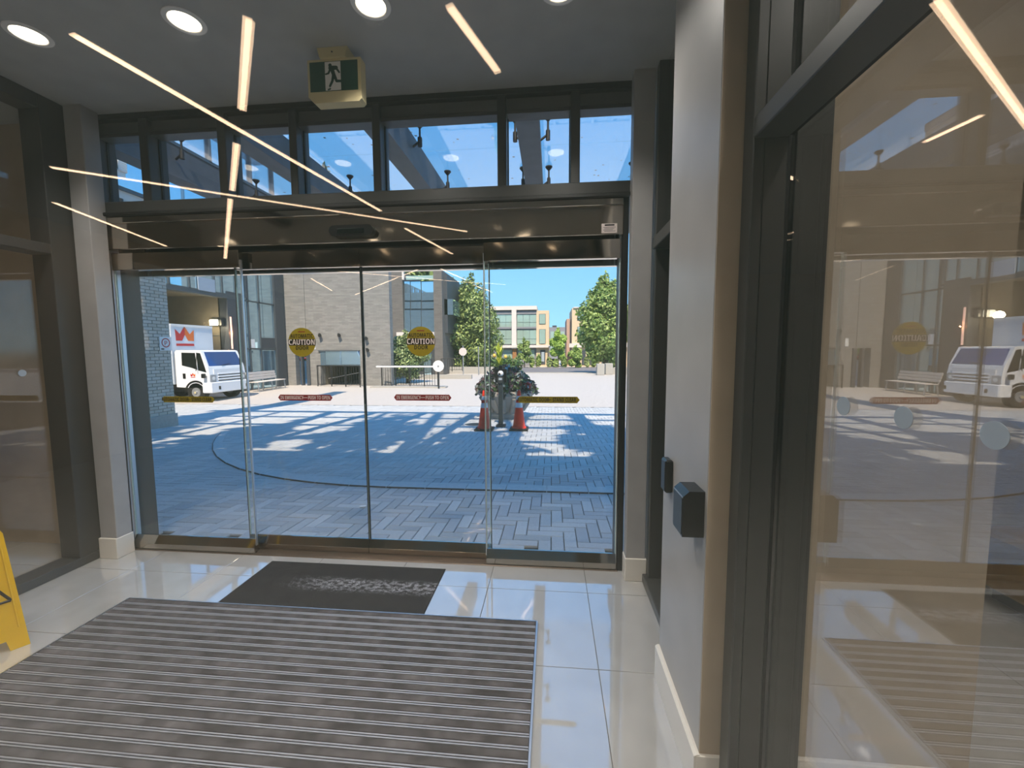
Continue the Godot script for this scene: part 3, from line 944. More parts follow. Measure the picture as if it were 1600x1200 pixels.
func court_ground() -> void:
	var gr := frame_thing("ground", "grey herringbone paved court outside the entrance doors", "paving")
	# joint bed as a strip that follows the fall of the court
	var bed := mb()
	var zs := [-2.93, -3.0, -14.0, -34.0, -58.0, -140.0]
	for k in zs.size() - 1:
		var far: bool = k >= 2
		var ya := ground_y(zs[k]) - (0.0 if far else 0.016)
		var yb := ground_y(zs[k + 1]) - (0.0 if far else 0.016)
		if k == 1:
			yb = ground_y(-14.0) - 0.016
		var m := mb()
		m.quad(V(-70, ya, zs[k]), V(70, ya, zs[k]), V(70, yb, zs[k + 1]), V(-70, yb, zs[k + 1]), V(0, 1, 0.0))
		m.quad(V(-70, ya - 0.3, zs[k]), V(70, ya - 0.3, zs[k]), V(70, yb - 0.3, zs[k + 1]), V(-70, yb - 0.3, zs[k + 1]), V(0, -1, 0.0))
		part("joint_bed" if k < 2 else "far_paving", m, M.joint if k < 2 else M.paving_far, gr)
	# herringbone pavers 0.1 x 0.3
	var W := 0.1
	var list := []
	for i in range(-210, 170):
		for j in range(-48, 40):
			for o in 2:
				var lx: float = (i + 3.0 * j) * W + (0.0 if o == 0 else 3.0 * W)
				var lz: float = (i - 3.0 * j) * W - (0.0 if o == 0 else 2.0 * W)
				var sx := 3.0 * W if o == 0 else W
				var sz := W if o == 0 else 3.0 * W
				var cx := lx + sx / 2 - 4.0
				var cz := -(lz + sz / 2) - 8.45
				if cz > -2.99 or cz < -13.9 or cx < (-9.0 if cz > -7.0 else -19.0) or cx > 5.0:
					continue
				var p := V(cx, ground_y(cz), cz)
				var q := p - EYE
				# how large it shows, and whether the doors frame it
				var across := cx / cz
				var seen := across < 1.16 and across > -0.20 and cz > -13.0
				list.append([(1.0 / q.length_squared()) if seen else 0.0, p, o, cz > -3.42])
	list.sort_custom(func(a, b): return a[0] > b[0])
	var shapes := []
	for o in 2:
		var sx := (0.3 if o == 0 else 0.1) - 0.007
		var sz := (0.1 if o == 0 else 0.3) - 0.007
		shapes.append(mb().cbox(V(-sx / 2, -0.05, -sz / 2), V(sx / 2, 0, sz / 2), 0.004).mesh())
	var rest := [[[], []], [[], []]]
	var tints := [[[], []], [[], []]]
	for k in list.size():
		var e: Array = list[k]
		var at: Vector3 = e[1]
		at.y += rng.randf_range(-0.0015, 0.0015)
		var tf := Transform3D(slope_basis(at.z), at)
		if k < 300:
			var m: Material = M.pavers[rng.randi() % 5]
			var o := part("paver", shapes[e[2]], m, gr)
			o.transform = tf
		else:
			rest[0][e[2]].append(tf)
	for dk in 2:
		for o in 2:
			var where: Array = rest[dk][o]
			if where.is_empty():
				continue
			var mm := MultiMesh.new()
			mm.transform_format = MultiMesh.TRANSFORM_3D
			mm.use_colors = true
			mm.mesh = shapes[o]
			mm.instance_count = where.size()
			for i in where.size():
				mm.set_instance_transform(i, where[i])
				var c := rng.randf_range(0.90, 1.08)
				mm.set_instance_color(i, Color(c, c * 0.99, c * 0.97))
			var mi := MultiMeshInstance3D.new()
			mi.name = "paver_field"
			mi.multimesh = mm
			var m2: StandardMaterial3D = M.pavers[2].duplicate()
			m2.vertex_color_use_as_albedo = true
			mi.material_override = m2
			mi.set_meta("kind", "stuff")
			gr.add_child(mi, true)
	# curved concrete band, cast in lengths
	var bd := thing("concrete_band", "curved flush concrete band across the herringbone paving", "kerb", Vector3.ZERO, 0.0, "", "structure")
	var x := 4.0
	while x > -6.4:
		var xn := x - 0.45
		var a := band_z(x)
		var b := band_z(xn)
		var m := mb()
		var P := [V(x - 0.004, ground_y(a) + 0.012, a), V(xn + 0.004, ground_y(b) + 0.012, b), V(xn + 0.004, ground_y(b - 0.21) + 0.012, b - 0.21), V(x - 0.004, ground_y(a - 0.21) + 0.012, a - 0.21)]
		m.quad(P[0], P[1], P[2], P[3], Vector3.UP)
		var dn := V(0, -0.08, 0)
		m.quad(P[0], P[1], P[1] + dn, P[0] + dn, Vector3.BACK)
		m.quad(P[2], P[3], P[3] + dn, P[2] + dn, Vector3.FORWARD)
		m.quad(P[1], P[2], P[2] + dn, P[1] + dn, Vector3.LEFT)
		m.quad(P[0], P[3], P[3] + dn, P[0] + dn, Vector3.RIGHT)
		part("kerb_length", m, M.band, bd)
		var jm := mb()
		var up := V(0, 0.0015, 0)
		var fw := V(0, 0, 0.016)
		jm.quad(P[0] + up, P[1] + up, P[1] + up + fw, P[0] + up + fw, Vector3.UP)
		jm.quad(P[0] + up + fw, P[1] + up + fw, P[1] + fw + dn, P[0] + fw + dn, Vector3.BACK)
		part("edge_joint", jm, M.joint, bd)
		x = xn
	# street
	var rd := thing("street", "grey asphalt street between court and townhouses", "road", Vector3.ZERO, 0.0, "", "structure")
	var sa := gnd(870, 583.0).z
	var sb := gnd(870, 574.5).z
	var ya := ground_y(sa) + 0.03
	part("roadway", mb().box(V(-60, ground_y(sb) - 0.1, sb), V(60, ground_y(sb) + 0.04, -58.0)).prism(PackedVector2Array([Vector2(sa, ya), Vector2(-58.0, -1.07), Vector2(-58.0, -1.4), Vector2(sa, ya - 0.5)]), 120.0, Transform3D(Basis(V(0, 0, 1), V(0, 1, 0), V(1, 0, 0)), V(-60, 0, 0))), M.asphalt, rd)
	part("near_kerb", bx(V(-60, ground_y(sa) - 0.1, sa), V(60, ground_y(sa) + 0.07, sa + 0.3)), M.concrete, rd)
	# litter
	var p := gnd(567, 793)
	single("paper_scrap", mb().cbox(V(-0.03, 0, -0.02), V(0.03, 0.014, 0.02), 0.006, Transform3D(Basis(Vector3.UP, 0.5), p)), M.white, "crumpled white paper scrap on the pavers by the doors", "litter")


# ---------------------------------------------------------------- glass canopy outside, over the doors
func canopy() -> void:
	var yb := 3.62
	var xs := [1.30, -0.235, -1.71, -3.20, -4.70]
	var names := ["plain steel canopy beam over the east end", "steel canopy beam standing upright in the sixth transom pane", "steel canopy beam slanting through the widest transom pane", "steel canopy beam slanting behind the exit sign", "steel canopy beam nearest to the brick wing"]
	for k in xs.size():
		var x: float = xs[k]
		var b := thing("canopy_beam", names[k], "beam", V(x, yb, 0), 0.0, "steel beams of the glass canopy", "")
		part("web", cb(V(-0.10, 0, -8.6), V(0.10, 0.34, -2.96), 0.004), M.beam, b)
		part("bottom_flange", cb(V(-0.112, -0.02, -8.6), V(0.112, 0.0, -2.96), 0.003), M.beam, b)
		for z in [-3.6, -4.9, -6.2, -7.5]:
			for s in [-1.0, 1.0]:
				var f := part("glass_fixing", mb().tube(V(s * 0.10, 0.20, z), V(s * 0.185, 0.26, z), 0.013).tube(V(s * 0.185, 0.20, z), V(s * 0.185, 0.30, z), 0.026, 0.026, 10).tube(V(s * 0.185, 0.30, z), V(s * 0.185, 0.43, z), 0.012, 0.012, 8), M.iron, b)
				part("disc", mb().lathe([Vector2(0.012, 0.40), Vector2(0.05, 0.445), Vector2(0.05, 0.458), Vector2(0.0, 0.458)], 16, Transform3D(Basis(), V(s * 0.185, 0, z))), M.iron, f)
	var gl := thing("canopy_glass", "spotted clear glass panels of the entrance canopy", "canopy", V(0, yb + 0.462, 0))
	for k in xs.size() - 1:
		for z in [-3.0, -4.3, -5.6, -6.9]:
			part("glass_panel", bx(V(xs[k + 1] + 0.01, 0, z - 1.29), V(xs[k] - 0.01, 0.012, z)), M.spotted_glass, gl)
	for x in [-1.83, -3.33]:
		single("tension_rod", mb().tube(V(x, yb + 0.36, -2.96), V(x, yb + 0.36, -8.5), 0.008, 0.008, 6), M.iron, "thin steel tie rod running beside a canopy beam", "rod", "tie rods of the glass canopy")
	# dirt specks lying on the glass
	var dirt := mb()
	var r := RandomNumberGenerator.new()
	r.seed = 4
	for k in 150:
		var p := V(r.randf_range(-4.5, 1.2), 0.0125, r.randf_range(-8.0, -3.1))
		var s := r.randf_range(0.004, 0.016)
		dirt.box(p - V(s * r.randf_range(0.6, 2.0), 0, s), p + V(s, 0.002, s))
	var dd := part("dirt_specks", dirt, M.mullion, gl)
	dd.set_meta("kind", "stuff")


# ---------------------------------------------------------------- buildings round the court
func glazed_face(t: Node3D, at: float, p0: Array, cols: Array, rows: Array, glazing: Material = null) -> void:
	# panes and mullions on a plane x = at; cols are z, rows are y
	for i in cols.size() - 1:
		for j in rows.size() - 1:
			part("pane", bx(V(at - 0.03, rows[j] + 0.03, cols[i + 1] + 0.03), V(at, rows[j + 1] - 0.03, cols[i] - 0.03)), glazing if glazing else M.facade_glass, t)
	for z in cols:
		part("mullion", bx(V(at - 0.08, rows[0], z - 0.035), V(at + 0.05, rows[-1], z + 0.035)), M.mullion, t)
	for y in rows:
		part("rail", bx(V(at - 0.08, y - 0.035, cols[-1]), V(at + 0.05, y + 0.035, cols[0])), M.mullion, t)

func court_buildings() -> void:
	# --- podium of this building: its unseen terrace trees and pergola are added to shade the court
	var pod := thing("podium", "podium block over the entrance with an added roof terrace out of view", "building", Vector3.ZERO, 0.0, "", "structure")
	part("facade", bx(V(-9.5, CEIL + 0.25, -2.95), V(14, 4.15, -2.55)), M.dark_brickwork, pod)
	part("roof_slab", bx(V(-9.5, 3.9, -2.55), V(14, 4.15, 9.4)), M.concrete, pod)
	part("outer_wall", mb().box(V(6.0, -0.3, -2.95), V(14, CEIL + 0.25, -2.55)).box(V(-9.5, -0.3, -2.95), V(-6.4, CEIL + 0.25, -2.55)), M.dark_brickwork, pod)
	part("end_wall", mb().box(V(13.6, -0.3, -2.55), V(14, 3.9, 9.4)).box(V(-9.5, -0.3, -2.55), V(-9.1, 3.9, 9.4)).box(V(-9.1, -0.3, 9.2), V(13.6, 3.9, 9.4)), M.dark_brickwork, pod)
	var pg := thing("added_pergola", "unseen pergola of posts and bars added to streak the court with shade", "pergola", V(0, 4.15, -2.2))  # unseen, added to throw streaks of shade over the paving
	for x in [[-8.4, 0.15, 8.2], [-6.6, 0.07, 8.2], [-5.0, 0.17, 8.2], [-3.3, 0.08, 8.2], [-1.7, 0.14, 8.2], [0.2, 0.08, 8.2], [2.1, 0.16, 8.2], [4.3, 0.1, 8.2]]:
		part("post", bx(V(x[0] - x[1], 0, -0.1), V(x[0] + x[1], x[2], 0.1)), M.beam, pg)
	for y in [[2.4, 0.05], [4.6, 0.07], [6.4, 0.05], [8.0, 0.16]]:
		part("bar", bx(V(-9.0, y[0] - y[1], -0.08), V(4.8, y[0] + y[1], 0.08)), M.beam, pg)

	# --- the wing along the west side of the court
	var P := gnd(276, 665)
	var wx := P.x
	var wz := P.z
	var cz := gnd(228, 672).z
	var wing := thing("west_wing", "projecting upper wing with dark spandrel band and ribbon windows", "building", Vector3.ZERO, 0.0, "", "structure")
	var zend := atx(425, 300, wx).z
	var yband := atx(300, 240, wx).y
	var ylow := atx(300, 277, wx).y
	part("soffit", bx(V(wx - 0.55, 4.55, zend), V(wx, 4.75, -2.95)), M.pale_stone, wing)
	part("spandrel", bx(V(wx - 0.55, ylow, zend), V(wx, yband, -2.95)), M.slate, wing)
	part("parapet", bx(V(wx - 0.55, 7.2, zend), V(wx + 0.1, 7.4, -2.95)), M.slate, wing)
	var cols := []
	var z := -2.95
	while z > zend + 0.2:
		cols.append(z)
		z -= 1.45
	cols.append(zend)
	glazed_face(wing, wx, [], cols, [4.75, ylow], M.link_glass)
	glazed_face(wing, wx, [], cols, [yband, 7.2], M.link_glass)
	var lou := thing("louvre_panel", "white louvred vent panel high on the brick wing", "vent")
	var la := atx(182, 238, wx + 0.12)
	var lb := atx(198, 270, wx + 0.12)
	part("frame", bx(V(wx + 0.06, lb.y - 0.1, lb.z), V(wx + 0.09, la.y + 0.1, la.z)), M.white, lou)
	for k in 10:
		var y := lerpf(lb.y, la.y, (k + 0.5) / 10.0)
		part("slat", mb().box(V(-0.02, -0.03, lb.z), V(0.02, 0.03, la.z), Transform3D(Basis(Vector3.BACK, 0.5), V(wx + 0.11, y, 0))), M.white, lou)
	# brick pillar with its plinth
	var pil := thing("brick_pillar", "pale grey brick pillar with concrete plinth by the garage", "pillar", Vector3.ZERO, 0.0, "", "structure")
	var pl_y := atx(276, 645, wx).y
	var bw := wz - cz
	part("core", bx(V(wx - 0.85, ground_y(wz), wz + 0.01), V(wx - 0.012, 4.55, cz + 1.3)), M.mortar, pil)
	part("plinth", cb(V(wx - 0.9, ground_y(wz) - 0.1, wz - 0.03), V(wx + 0.03, pl_y, cz + 1.3), 0.01), M.concrete, pil)
	var bl := 0.205
	var bh := 0.0725
	var course := 0
	var brick := mb().cbox(V(-0.02, 0, -bl / 2 + 0.005), V(0.0, bh - 0.010, bl / 2 - 0.005), 0.003).mesh()
	var half := mb().cbox(V(-0.02, 0, -bl / 4 + 0.005), V(0.0, bh - 0.010, bl / 4 - 0.005), 0.003).mesh()
	var y := pl_y
	var made := 0
	var facelen := 0.205 * 4.5
	while y < 3.45:
		var zz := wz
		var first := course % 2 == 1
		while zz < wz + facelen - 0.01:
			var short := first or zz + bl > wz + facelen + 0.01
			var ln := bl / 2 if short else bl
			if made < 300:
				var b := part("brick", half if short else brick, M.bricks[rng.randi() % 4], pil)
				b.position = V(wx + rng.randf_range(-0.002, 0.002), y, zz + ln / 2)
			zz += ln
			first = false
			made += 1
		y += bh
		course += 1
	part("upper_brickwork", bx(V(wx - 0.8, y, wz), V(wx, 4.55, wz + facelen)), M.bricks[1], pil)
	# glazing and downpipe between the pillar and the doors
	var gz := thing("wing_glazing", "pale glazed bay of the wing beside the brick pillar", "window", Vector3.ZERO, 0.0, "", "structure")
	var gcols := [-2.95, -4.6, -6.2, wz + facelen + 0.1]
	glazed_face(gz, wx - 0.05, [], gcols, [ground_y(-8.0) - 0.3, 2.1, 4.5])
	var dp := thing("downpipe", "dark downpipe with an offset bend on the brick pillar", "pipe")
	var d1 := wz + facelen + 0.08
	var Y1 := atx(215, 472, wx + 0.1).y
	var Y2 := atx(218, 505, wx + 0.1).y
	part("upper_pipe", mb().tube(V(wx + 0.12, Y1, d1), V(wx + 0.12, 4.5, d1), 0.05), M.iron, dp)
	part("bend", mb().tube(V(wx + 0.17, Y2, d1 - 0.05), V(wx + 0.17, Y1, d1 - 0.05), 0.10).tube(V(wx + 0.17, Y2, d1 - 0.05), V(wx + 0.10, Y2 - 0.14, d1 + 0.03), 0.10, 0.05), M.iron, dp)
	part("lower_pipe", mb().tube(V(wx + 0.10, 0.62, d1 + 0.03), V(wx + 0.10, Y2, d1 + 0.03), 0.045), M.iron, dp)
	part("bracket", bx(V(wx, Y1 + 0.1, d1 - 0.12), V(wx + 0.13, Y1 + 0.14, d1 + 0.1)), M.galvanised, dp)
	var np := thing("parking_sign", "white square no parking sign with red ring on bricks", "sign")
	var sc := atx(259, 537, wx + 0.01)
	part("plate", cb(V(wx + 0.004, sc.y - 0.155, sc.z - 0.15), V(wx + 0.012, sc.y + 0.155, sc.z + 0.15), 0.002), M.white, np)
	var face := Transform3D(Basis(V(0, 0, -1), V(0, 1, 0), V(1, 0, 0)), V(wx + 0.0125, sc.y + 0.02, sc.z))
	var ring := mb()
	for k in 24:
		var a := TAU * k / 24
		var b := TAU * (k + 1) / 24
		ring.prism(PackedVector2Array([Vector2(cos(a), sin(a)) * 0.105, Vector2(cos(b), sin(b)) * 0.105, Vector2(cos(b), sin(b)) * 0.082, Vector2(cos(a), sin(a)) * 0.082]), 0.002, face)
	part("red_ring", ring, M.logo_red, np)
	var pt := TextMesh.new()
	pt.text = "P"; pt.font_size = 64; pt.pixel_size = 0.14 / 64; pt.depth = 0.002
	var po := part("letter", pt, M.logo_red, np)
	po.transform = face
	part("arrow", bx(V(wx + 0.0125, sc.y - 0.135, sc.z + 0.05), V(wx + 0.0145, sc.y - 0.105, sc.z + 0.12)), M.black, np)

	# --- the loading bay and the tall glazing beside it
	var J := gnd(384, 611)
	var fx := J.x
	var z_l := atx(250, 500, fx).z
	var z_r := atx(355, 500, fx).z
	var z_g := atx(382, 500, fx).z
	var z_c := atx(428, 500, fx).z
	var z_e := atx(442, 500, fx).z
	var hy := atx(366, 464, fx).y
	var gy := ground_y(z_r)
	var bay := thing("loading_bay", "open loading bay with taupe walls where the truck stands", "building", Vector3.ZERO, 0.0, "", "structure")
	part("back_wall", bx(V(fx - 9, gy, z_g), V(fx - 8.8, hy + 0.6, z_l + 4)), M.garage_wall, bay)
	part("bay_ceiling", bx(V(fx - 9, hy, z_g), V(fx, hy + 0.3, z_l + 4)), M.garage_wall, bay)
	part("inner_wall", bx(V(fx - 9, gy, z_r - 0.2), V(fx - 0.35, hy, z_r)), M.garage_wall, bay)
	part("wall_joint", bx(V(fx - 8.8, 2.15, z_r), V(fx - 0.4, 2.18, z_r + 0.01)), M.mullion, bay)
	part("near_wall", bx(V(fx - 9, gy, z_l + 4), V(fx, hy, z_l + 4.2)), M.garage_wall, bay)
	part("jamb", bx(V(fx - 0.4, gy, z_g), V(fx + 0.05, hy + 0.2, z_r)), M.slate, bay)
	part("lintel", bx(V(fx - 0.35, hy - 0.12, z_g), V(fx + 0.06, hy + 0.05, z_l + 4)), M.mullion, bay)
	var strip := thing("strip_light", "slim upright warm strip light on the dark bay jamb", "light")
	var s1 := atx(360, 495, fx + 0.08)
	var s2 := atx(364, 545, fx + 0.08)
	part("light_tube", bx(V(fx + 0.06, s2.y, s1.z - 0.05), V(fx + 0.09, s1.y, s1.z + 0.02)), M.orange_led, strip)
	var sl := OmniLight3D.new()
	sl.name = "strip_glow"; sl.light_color = Color(1.0, 0.65, 0.42); sl.light_energy = 0.25; sl.shadow_enabled = true; sl.omni_range = 15
	strip.add_child(sl)
	sl.position = V(fx + 0.2, (s1.y + s2.y) / 2, s1.z)
	var wl := thing("wall_light", "lit bulkhead lamp on the loading bay wall above the truck", "lamp")
	var wp := atz(338, 504, z_r + 0.12)
	part("case", cb(wp + V(-0.30, -0.16, -0.12), wp + V(0.32, 0.16, 0.06), 0.03), M.grey_plastic, wl)
	part("lamp_lens", cb(wp + V(-0.26, -0.14, 0.05), wp + V(0.18, 0.14, 0.14), 0.04), glow(Color(1.0, 0.96, 0.82), 2.2), wl)
	var wo := OmniLight3D.new()
	wo.name = "bay_glow"; wo.light_color = Color(1.0, 0.92, 0.75); wo.light_energy = 1.3; wo.light_size = 0.15; wo.shadow_enabled = true; wo.omni_range = 20
	wl.add_child(wo)
	wo.position = wp + V(0, -0.1, 0.5)
	var up := thing("bay_glazing", "curtain wall glazing above the loading bay opening", "window", Vector3.ZERO, 0.0, "", "structure")
	var uc := []
	for p in [262, 294, 333, 345, 366, 382]:
		uc.append(atx(p, 440, fx).z)
	uc.push_front(uc[0] + 3.0)
	glazed_face(up, fx + 0.02, [], uc, [hy + 0.05, hy + 2.0, hy + 4.2])
	part("address_panel", bx(V(fx + 0.05, atx(320, 455, fx).y, atx(333, 445, fx).z), V(fx + 0.09, atx(320, 435, fx).y, atx(307, 445, fx).z)), M.frost, up)
	var tg := thing("tall_glazing", "tall pale blue curtain wall glazing behind the bench", "window", Vector3.ZERO, 0.0, "", "structure")
	var mid := atx(405, 500, fx).z
	glazed_face(tg, fx, [], [z_g, lerpf(z_g, mid, 0.25), mid, z_c], [gy, atx(405, 545, fx).y, atx(405, 473, fx).y, hy + 4.2])
	part("grey_panel", bx(V(fx + 0.0, atx(418, 547, fx).y, z_c), V(fx + 0.03, atx(418, 528, fx).y, mid)), M.slate, tg)
	part("poster", bx(V(fx + 0.03, atx(393, 545, fx).y, atx(397, 540, fx).z), V(fx + 0.05, atx(393, 530, fx).y, atx(390, 540, fx).z)), M.white, tg)
	part("corner_column", bx(V(fx - 0.6, gy, z_e), V(fx + 0.1, hy + 4.2, z_c)), M.slate, tg)
	part("core_wall", bx(V(fx - 9, gy, z_e), V(fx - 0.4, hy + 4.2, z_g)), M.slate, tg)

	# --- the long grey brick wall facing the doors
	var zw := z_e - 0.1
	var gw := ground_y(zw)
	var xl := fx
	var xr := atz(609, 500, zw).x
	var bwall := thing("grey_brick_wall", "tall grey brick building with a gate opening and dark ramp", "building", Vector3.ZERO, 0.0, "", "structure")
	var ga := atz(462, 570, zw)
	var gb := atz(480, 570, zw)
	var gtop := atz(470, 548, zw).y
	part("wall_panel", bx(V(xl, gw, zw - 0.4), V(ga.x, 7.2, zw)), M.brickwork, bwall)
	part("wall_panel", bx(V(ga.x, gtop, zw - 0.4), V(gb.x, 7.2, zw)), M.brickwork, bwall)
	var ra := atz(503, 603, zw)
	var rb := atz(563, 566, zw)
	part("glass_band", bx(V(ra.x, atz(530, 572, zw).y, zw), V(rb.x, atz(530, 549, zw).y, zw + 0.03)), M.facade_glass, bwall)
	part("steel_lintel", bx(V(ra.x - 0.1, atz(530, 549, zw).y, zw), V(rb.x, atz(530, 547, zw).y, zw + 0.08)), M.mullion, bwall)
	var ytop := atz(530, 568.5, zw).y
	part("wall_panel", bx(V(gb.x + 0.02, gw, zw - 0.4), V(ra.x, 7.2, zw)), M.brickwork, bwall)
	part("wall_panel", bx(V(rb.x, gw, zw - 0.4), V(xr, 7.2, zw)), M.brickwork, bwall)
	part("wall_panel", bx(V(ra.x, ytop, zw - 0.4), V(rb.x, 7.2, zw)), M.brickwork, bwall)
	part("ramp_tunnel", mb().box(V(ra.x - 0.2, gw, zw - 9.0), V(ra.x, ytop + 0.2, zw - 0.4)).box(V(rb.x, gw, zw - 9.0), V(rb.x + 0.2, ytop + 0.2, zw - 0.4)).box(V(ra.x, ytop, zw - 9.0), V(rb.x, ytop + 0.2, zw - 0.4)).box(V(ra.x, gw, zw - 9.0), V(rb.x, ytop, zw - 8.8)), M.garage_wall, bwall)
	part("ramp_rail", mb().tube(V(ra.x + 0.1, gw + 0.35, zw - 0.5), V(rb.x, gw + 0.75, zw - 0.5), 0.02), M.galvanised, bwall)
	part("gate_post", mb().box(V(gb.x, gw, zw - 0.2), V(gb.x + 0.18, gtop, zw + 0.08)).box(V(lerpf(ga.x, gb.x, 0.5) - 0.05, gw, zw - 0.2), V(lerpf(ga.x, gb.x, 0.5) + 0.06, gtop, zw)), M.slate, bwall)
	for q in [[500, 523], [530, 523], [572, 528], [574, 546]]:
		var w := thing("wall_fitting", "small black lamp fitting on the grey brick wall", "fitting", atz(q[0], q[1], zw), 0.0, "fittings on the grey brick wall")
		part("bracket", bx(V(-0.05, -0.05, 0), V(0.05, 0.05, 0.08)), M.iron, w)
		part("head", mb().tube(V(0, 0.02, 0.06), V(0.12, -0.05, 0.24), 0.07, 0.09), M.iron, w)
	var nt := thing("notice_board", "white notice plate on the grey brick wall", "sign", atz(491, 540, zw))
	part("plate", cb(V(-0.07, -0.2, 0), V(0.07, 0.2, 0.03)), M.white, nt)
	part("border", bx(V(-0.085, -0.215, 0), V(0.085, 0.215, 0.012)), M.galvanised, nt)

	# --- the darker corner house with its glazed bay
	var zb := zw - 9.6
	var gb2 := ground_y(zb)
	var ch := thing("corner_house", "dark grey corner house with blue glazed bay and roof terrace", "building", Vector3.ZERO, 0.0, "", "structure")
	var F := func(a, b): return atz(a, b, zb)
	var top: float = F.call(640, 423).y
	part("wall", bx(V(F.call(570, 500).x, gb2, zb - 6), V(F.call(630, 500).x, top, zb)), M.dark_brickwork, ch)
	part("pier", bx(V(F.call(679, 500).x, gb2, zb - 6), V(F.call(692, 500).x, top, zb + 0.15)), M.dark_brickwork, ch)
	part("side_wall", bx(V(F.call(688, 500).x, F.call(690, 520).y, zb - 6), V(F.call(697, 500).x, top - 0.3, zb - 0.5)), M.slate, ch)
	part("bay_core", bx(V(F.call(630, 500).x, gb2, zb - 6), V(F.call(679, 500).x, F.call(650, 438).y, zb - 0.3)), M.slate, ch)
	var bxs := [630, 640, 657, 679]
	var bys := [519, 483, 470, 438]
	for i in 3:
		for j in 3:
			part("pane", bx(F.call(bxs[i], bys[j]) + V(0.05, 0.05, -0.3), F.call(bxs[i + 1], bys[j + 1]) + V(-0.05, -0.05, -0.2)), M.facade_glass, ch)
	part("bay_sill", bx(F.call(622, 525) + V(0, 0, -0.3), F.call(680, 519) + V(0, 0, 0.35)), M.pale_stone, ch)
	part("terrace_rail", bx(F.call(634, 437) + V(0, 0, -0.1), F.call(678, 430) + V(0, 0, -0.05)), M.house_glass, ch)
	part("roof_frame", mb().box(F.call(628, 437) + V(0, 0, -0.2), F.call(630.5, 422) + V(0, 0, 0.0)).box(F.call(608, 424) + V(0, 0, -0.2), F.call(690, 421.5) + V(0, 0, 0.0)), M.pale_stone, ch)
	part("side_bay", bx(F.call(692, 491) + V(0, 0, -3.0), F.call(705, 466) + V(0, 0, -0.5)), M.facade_glass, ch)
	part("ground_pane", bx(F.call(662, 598) + V(0, 0, -0.3), F.call(672, 530) + V(0, 0, -0.15)), M.facade_glass, ch)


# ---------------------------------------------------------------- the box truck
func crown(parent: Node3D, at: Vector3, w: float, turn := 0.0) -> void:
	var k := w / 2.0
	var left := PackedVector2Array([Vector2(-1, -0.35), Vector2(-1.05, 0.75), Vector2(-0.55, 0.30), Vector2(0, 1.05), Vector2(0, 0.25), Vector2(-0.35, -0.35)])
	var right := PackedVector2Array()
	for q in left:
		right.append(Vector2(-q.x, q.y) * k)
	right.reverse()
	for i in left.size():
		left[i] *= k
	var tf := Transform3D(Basis(Vector3.UP, turn), at)
	var c := part("crown_emblem", mb().prism(left, 0.006, tf), M.logo_red, parent)
	c.set_meta("label", "red and orange crown emblem")
	part("orange_half", mb().prism(right, 0.006, tf), M.logo_orange, c)
	part("bar", mb().box(V(-k, -0.85 * k, 0), V(k, -0.62 * k, 0.006), tf), M.logo_red, c)

